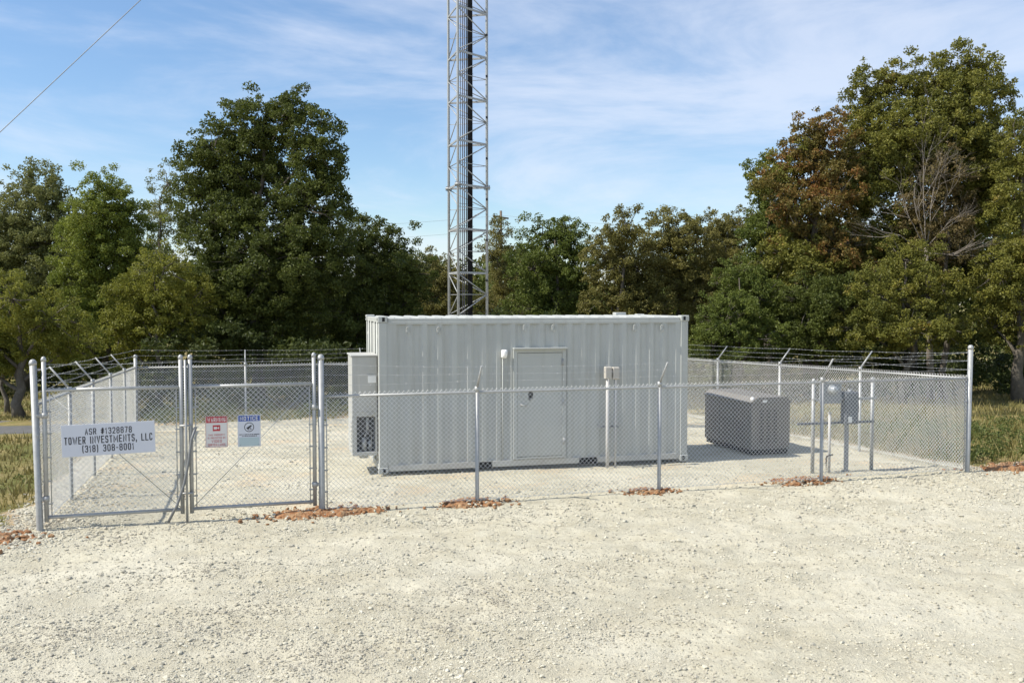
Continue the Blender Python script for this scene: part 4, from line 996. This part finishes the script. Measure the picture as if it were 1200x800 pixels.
# bare dead tree
def dead_tree():
    px, Y0 = 1092, 32.6; xb = at(px, 450, Y0)[0]; base = np.array([xb, Y0, float(gz(xb, Y0))])
    t = thing('dead_tree', 'bare dead tree with pale leafless branches among the right trees', 'tree', base, 'trees behind the fence')
    mb = MB(); tw = MB()
    def grow(p, d, L, r_, lv, m_):
        n = 5; pts = [p]
        for i in range(n):
            d = d + rng.normal(0, .09, 3) + np.array([0, 0, .02]); d /= np.linalg.norm(d); pts.append(pts[-1]+d*L/n)
        m_.tube(pts, np.linspace(r_, r_*.5, n+1), 6 if lv < 2 else 4, cap=False)
        if lv >= 5: return
        for k in range(3 if lv else 5):
            j = random.randint(2, n); a = random.uniform(.35, .8); ax_ = unit(1)[0]; q = d*math.cos(a)+np.cross(d, ax_)*math.sin(a); q[2] = abs(q[2])*.8+.1; q /= np.linalg.norm(q)
            grow(pts[j], q, L*random.uniform(.5, .75), r_*.5, lv+1, m_ if lv < 1 else tw)
    fork = at(1085, 290, Y0)
    mb.tube([base-EZ*.2, base+(fork-base)*.5+rng.normal(0, .1, 3), fork], [.15, .10, .07], 8)
    for tx_, ty_, r_ in ((1068, 195, .022), (1092, 180, .022), (1112, 195, .020), (1054, 235, .017), (1124, 245, .017)):
        d = at(tx_, ty_, Y0-.6)-fork; L = np.linalg.norm(d); grow(fork, d/L, L*.75, r_, 1, mb)
    for tx_, ty_ in ((1135, 292), (1168, 300), (1030, 262)):
        d = at(tx_, ty_, Y0-.5)-fork; L = np.linalg.norm(d); grow(fork+EZ*-.2, d/L, L*.8, .028, 2, mb)
    mb.build('trunk', M['deadwood'], t); tw.build('branches', M['deadwood'], t)
dead_tree()

# far wood behind the trees, one mass
mb = MB(); cen = []
for k in range(900):
    px = random.uniform(-420, 1620); Y0 = random.uniform(47, 62); p = at(px, 450, Y0); zt = at(px, (318 if px < 900 else 262) + 16*math.sin(px*.02)+random.uniform(-10, 14), Y0)[2]
    z = float(gz(p[0], Y0)) + random.random()**.7*(zt-float(gz(p[0], Y0))); cen.append((p[0], Y0, z))
cen = np.array(cen); clump_leaves(mb, cen, .9+.8*rng.random(len(cen)), .26, 1.1, 0)
tag(mb.build('woodland', LM['dark']), kind='stuff')
# shrubs and weeds under the trees
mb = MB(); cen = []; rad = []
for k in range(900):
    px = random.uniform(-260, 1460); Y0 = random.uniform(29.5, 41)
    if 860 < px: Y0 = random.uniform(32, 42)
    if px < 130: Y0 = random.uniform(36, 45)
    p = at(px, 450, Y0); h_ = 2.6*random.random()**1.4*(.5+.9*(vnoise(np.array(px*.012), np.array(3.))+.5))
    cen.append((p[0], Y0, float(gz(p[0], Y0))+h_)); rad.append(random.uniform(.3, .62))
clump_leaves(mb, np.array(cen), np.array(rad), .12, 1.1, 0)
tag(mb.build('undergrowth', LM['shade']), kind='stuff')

# grass
NB = 260000
x = rng.uniform(-34, 34, NB); y = 11 + 31*rng.random(NB)**1.1
k = (np.abs(x) < .62*y+1.5); x, y = x[k], y[k]
gmk = gravel_mask(x, y); cl = vnoise(x*.9, y*.9)+.5; u_, v_ = uv(x, y)
onroad = (np.abs(y-(25.4+.003*(x+12)**2)) < 2.0) & (x < -11.5)
k = (rng.random(len(x)) < (1-np.clip(gmk*1.6, 0, 1))*(.25+.9*cl)) & ~onroad & (rng.random(len(x)) < np.where(v_ < 2, .35, 1)); x, y = x[k], y[k]
h_ = (.06+.17*rng.random(len(x))**2)*(.5+vnoise(x*.4+7, y*.4)+.5); h_ = np.where((x > 7) & (y < 24), h_*1.5, h_)
th = rng.random(len(x))*2*PI; wd = .012+.012*rng.random(len(x)); z = gh(x, y)
dx, dy = np.cos(th)*wd, np.sin(th)*wd; lx, ly = rng.normal(0, .35, len(x))*h_, rng.normal(0, .35, len(x))*h_
V = np.stack([np.stack([x-dx, y-dy, z-.01], -1), np.stack([x+dx, y+dy, z-.01], -1), np.stack([x+lx, y+ly, z+h_], -1)], 1).reshape(-1, 3)
mb = MB(); mb.add(V, np.arange(len(V)).reshape(-1, 3), 0); tag(mb.build('grass', LM['grass']), kind='stuff')
# leafy weeds outside the right corner and along the fence
mb = MB(); cen = []; rad = []
for k in range(420):
    u = random.uniform(16.2, 24); v = .9 + 5.5*random.random()**1.5
    p = S(u, v); cen.append(p + EZ*random.uniform(.05, .42)*(vnoise(np.array(p[0]*.8), np.array(p[1]*.8))+.75)); rad.append(random.uniform(.10, .22))
for k in range(160):
    u = random.uniform(-.2, 10); v = random.uniform(13.5, 16.5); cen.append(S(u, v, random.uniform(.05, .5))); rad.append(random.uniform(.1, .25))
for k in range(25):
    u = random.uniform(-7, -1); v = random.uniform(1.5, 9); cen.append(S(u, v, random.uniform(.02, .15))); rad.append(random.uniform(.08, .16))
clump_leaves(mb, np.array(cen), np.array(rad), .055, .34, 0); tag(mb.build('weeds', LM['weed']), kind='stuff')

# distant pole line
pY = 70.; xb = at(587, 400, pY)
t = thing('utility_pole', 'thin distant utility pole just right of the tower above the trees', 'utility pole', (xb[0], pY, float(gz(xb[0], pY))))
mb = MB(); tp = at(587, 247, pY)[2]; mb.tube([(xb[0], pY, -1), (xb[0], pY, tp)], [.14, .09], 8); mb.build('pole', M['polewood'], t)
mb = MB(); mb.box((xb[0], pY-.12, tp-.5), (2.2, .1, .12), (np.array([.5, .86, 0]), np.array([-.86, .5, 0]), EZ), .01); mb.build('crossarm', M['polewood'], t)
for i, (dz, lab) in enumerate(((-.35, 'upper thin power line strung across the sky behind the tower'), (-1.4, 'lower thin power line strung across the sky behind the tower'))):
    pts = []
    for (xa, xb2, za, zb2) in ((xb[0]-45, xb[0], tp+dz, tp+dz), (xb[0], xb[0]+45, tp+dz, tp+dz)):
        for q in np.linspace(0, 1, 14): pts.append((xa+(xb2-xa)*q, pY+.0, za+(zb2-za)*q - 1.1*4*q*(1-q)))
    mb = MB(); mb.tube(pts, .007, 5); tag(mb.build('power_line', M['polewood']), lab, 'power line', 'power lines on the distant pole')

# ------------------------------------------------------------------ light
SUN_EL = R(48.5); LA = math.atan2(A1[1], A1[0]) + R(1.35)                      # light travels along LA in plan
sd = Vector((math.cos(LA)*math.cos(SUN_EL), math.sin(LA)*math.cos(SUN_EL), -math.sin(SUN_EL)))
ld = bpy.data.lights.new('sun', 'SUN'); ld.energy = 5.0; ld.angle = R(.53); ld.color = (1, .945, .83)
lo = bpy.data.objects.new('sun', ld); COL.objects.link(lo); lo.rotation_euler = sd.to_track_quat('-Z', 'Y').to_euler(); lo.location = (-20, -5, 25)
wd_ = bpy.data.worlds.new('World'); SC.world = wd_; wd_.use_nodes = True; nt = wd_.node_tree; bg = nt.nodes['Background']
sk = nt.nodes.new('ShaderNodeTexSky'); sk.sky_type = 'NISHITA'; sk.sun_disc = False; sk.sun_elevation = SUN_EL
sx, sy = -sd.x, -sd.y; sk.sun_rotation = math.atan2(sx, sy) % (2*PI); sk.air_density = 1.0; sk.dust_density = .5; sk.ozone_density = 2.4; sk.altitude = 100
tc = nt.nodes.new('ShaderNodeTexCoord')
mp = nt.nodes.new('ShaderNodeMapping'); mp.inputs['Scale'].default_value = (1.5, 1.5, 6.5); mp.inputs['Rotation'].default_value = (0, R(9), 0); mp.inputs['Location'].default_value = (.3, .1, .55)
nt.links.new(tc.outputs['Generated'], mp.inputs['Vector'])
n1 = nt.nodes.new('ShaderNodeTexNoise'); n1.inputs['Scale'].default_value = 1.7; n1.inputs['Detail'].default_value = 12; n1.inputs['Roughness'].default_value = .60; n1.inputs['Distortion'].default_value = .45
nt.links.new(mp.outputs[0], n1.inputs['Vector'])
mr = nt.nodes.new('ShaderNodeMapRange'); mr.interpolation_type = 'SMOOTHSTEP'; mr.inputs[1].default_value = .36; mr.inputs[2].default_value = .70; mr.inputs[3].default_value = .09; mr.inputs[4].default_value = .66
nt.links.new(n1.outputs['Fac'], mr.inputs[0])
mx = nt.nodes.new('ShaderNodeMix'); mx.data_type = 'RGBA'; mx.inputs[7].default_value = (7.1, 7.55, 8.6, 1)
hs = nt.nodes.new('ShaderNodeHueSaturation'); hs.inputs['Saturation'].default_value = 1.2; hs.inputs['Value'].default_value = 1.30; nt.links.new(sk.outputs[0], hs.inputs['Color'])
nt.links.new(mr.outputs[0], mx.inputs[0]); nt.links.new(hs.outputs[0], mx.inputs[6]); nt.links.new(mx.outputs[2], bg.inputs['Color'])
bg.inputs['Strength'].default_value = .10
SC.view_settings.view_transform = 'Standard'; SC.view_settings.look = 'None'; SC.view_settings.gamma = 1; SC.view_settings.use_curve_mapping = False
SC.view_settings.exposure = 0.33
SC.render.engine = 'CYCLES'; SC.cycles.max_bounces = 6; SC.cycles.diffuse_bounces = 3; SC.cycles.transparent_max_bounces = 4
SC.cycles.use_denoising = True
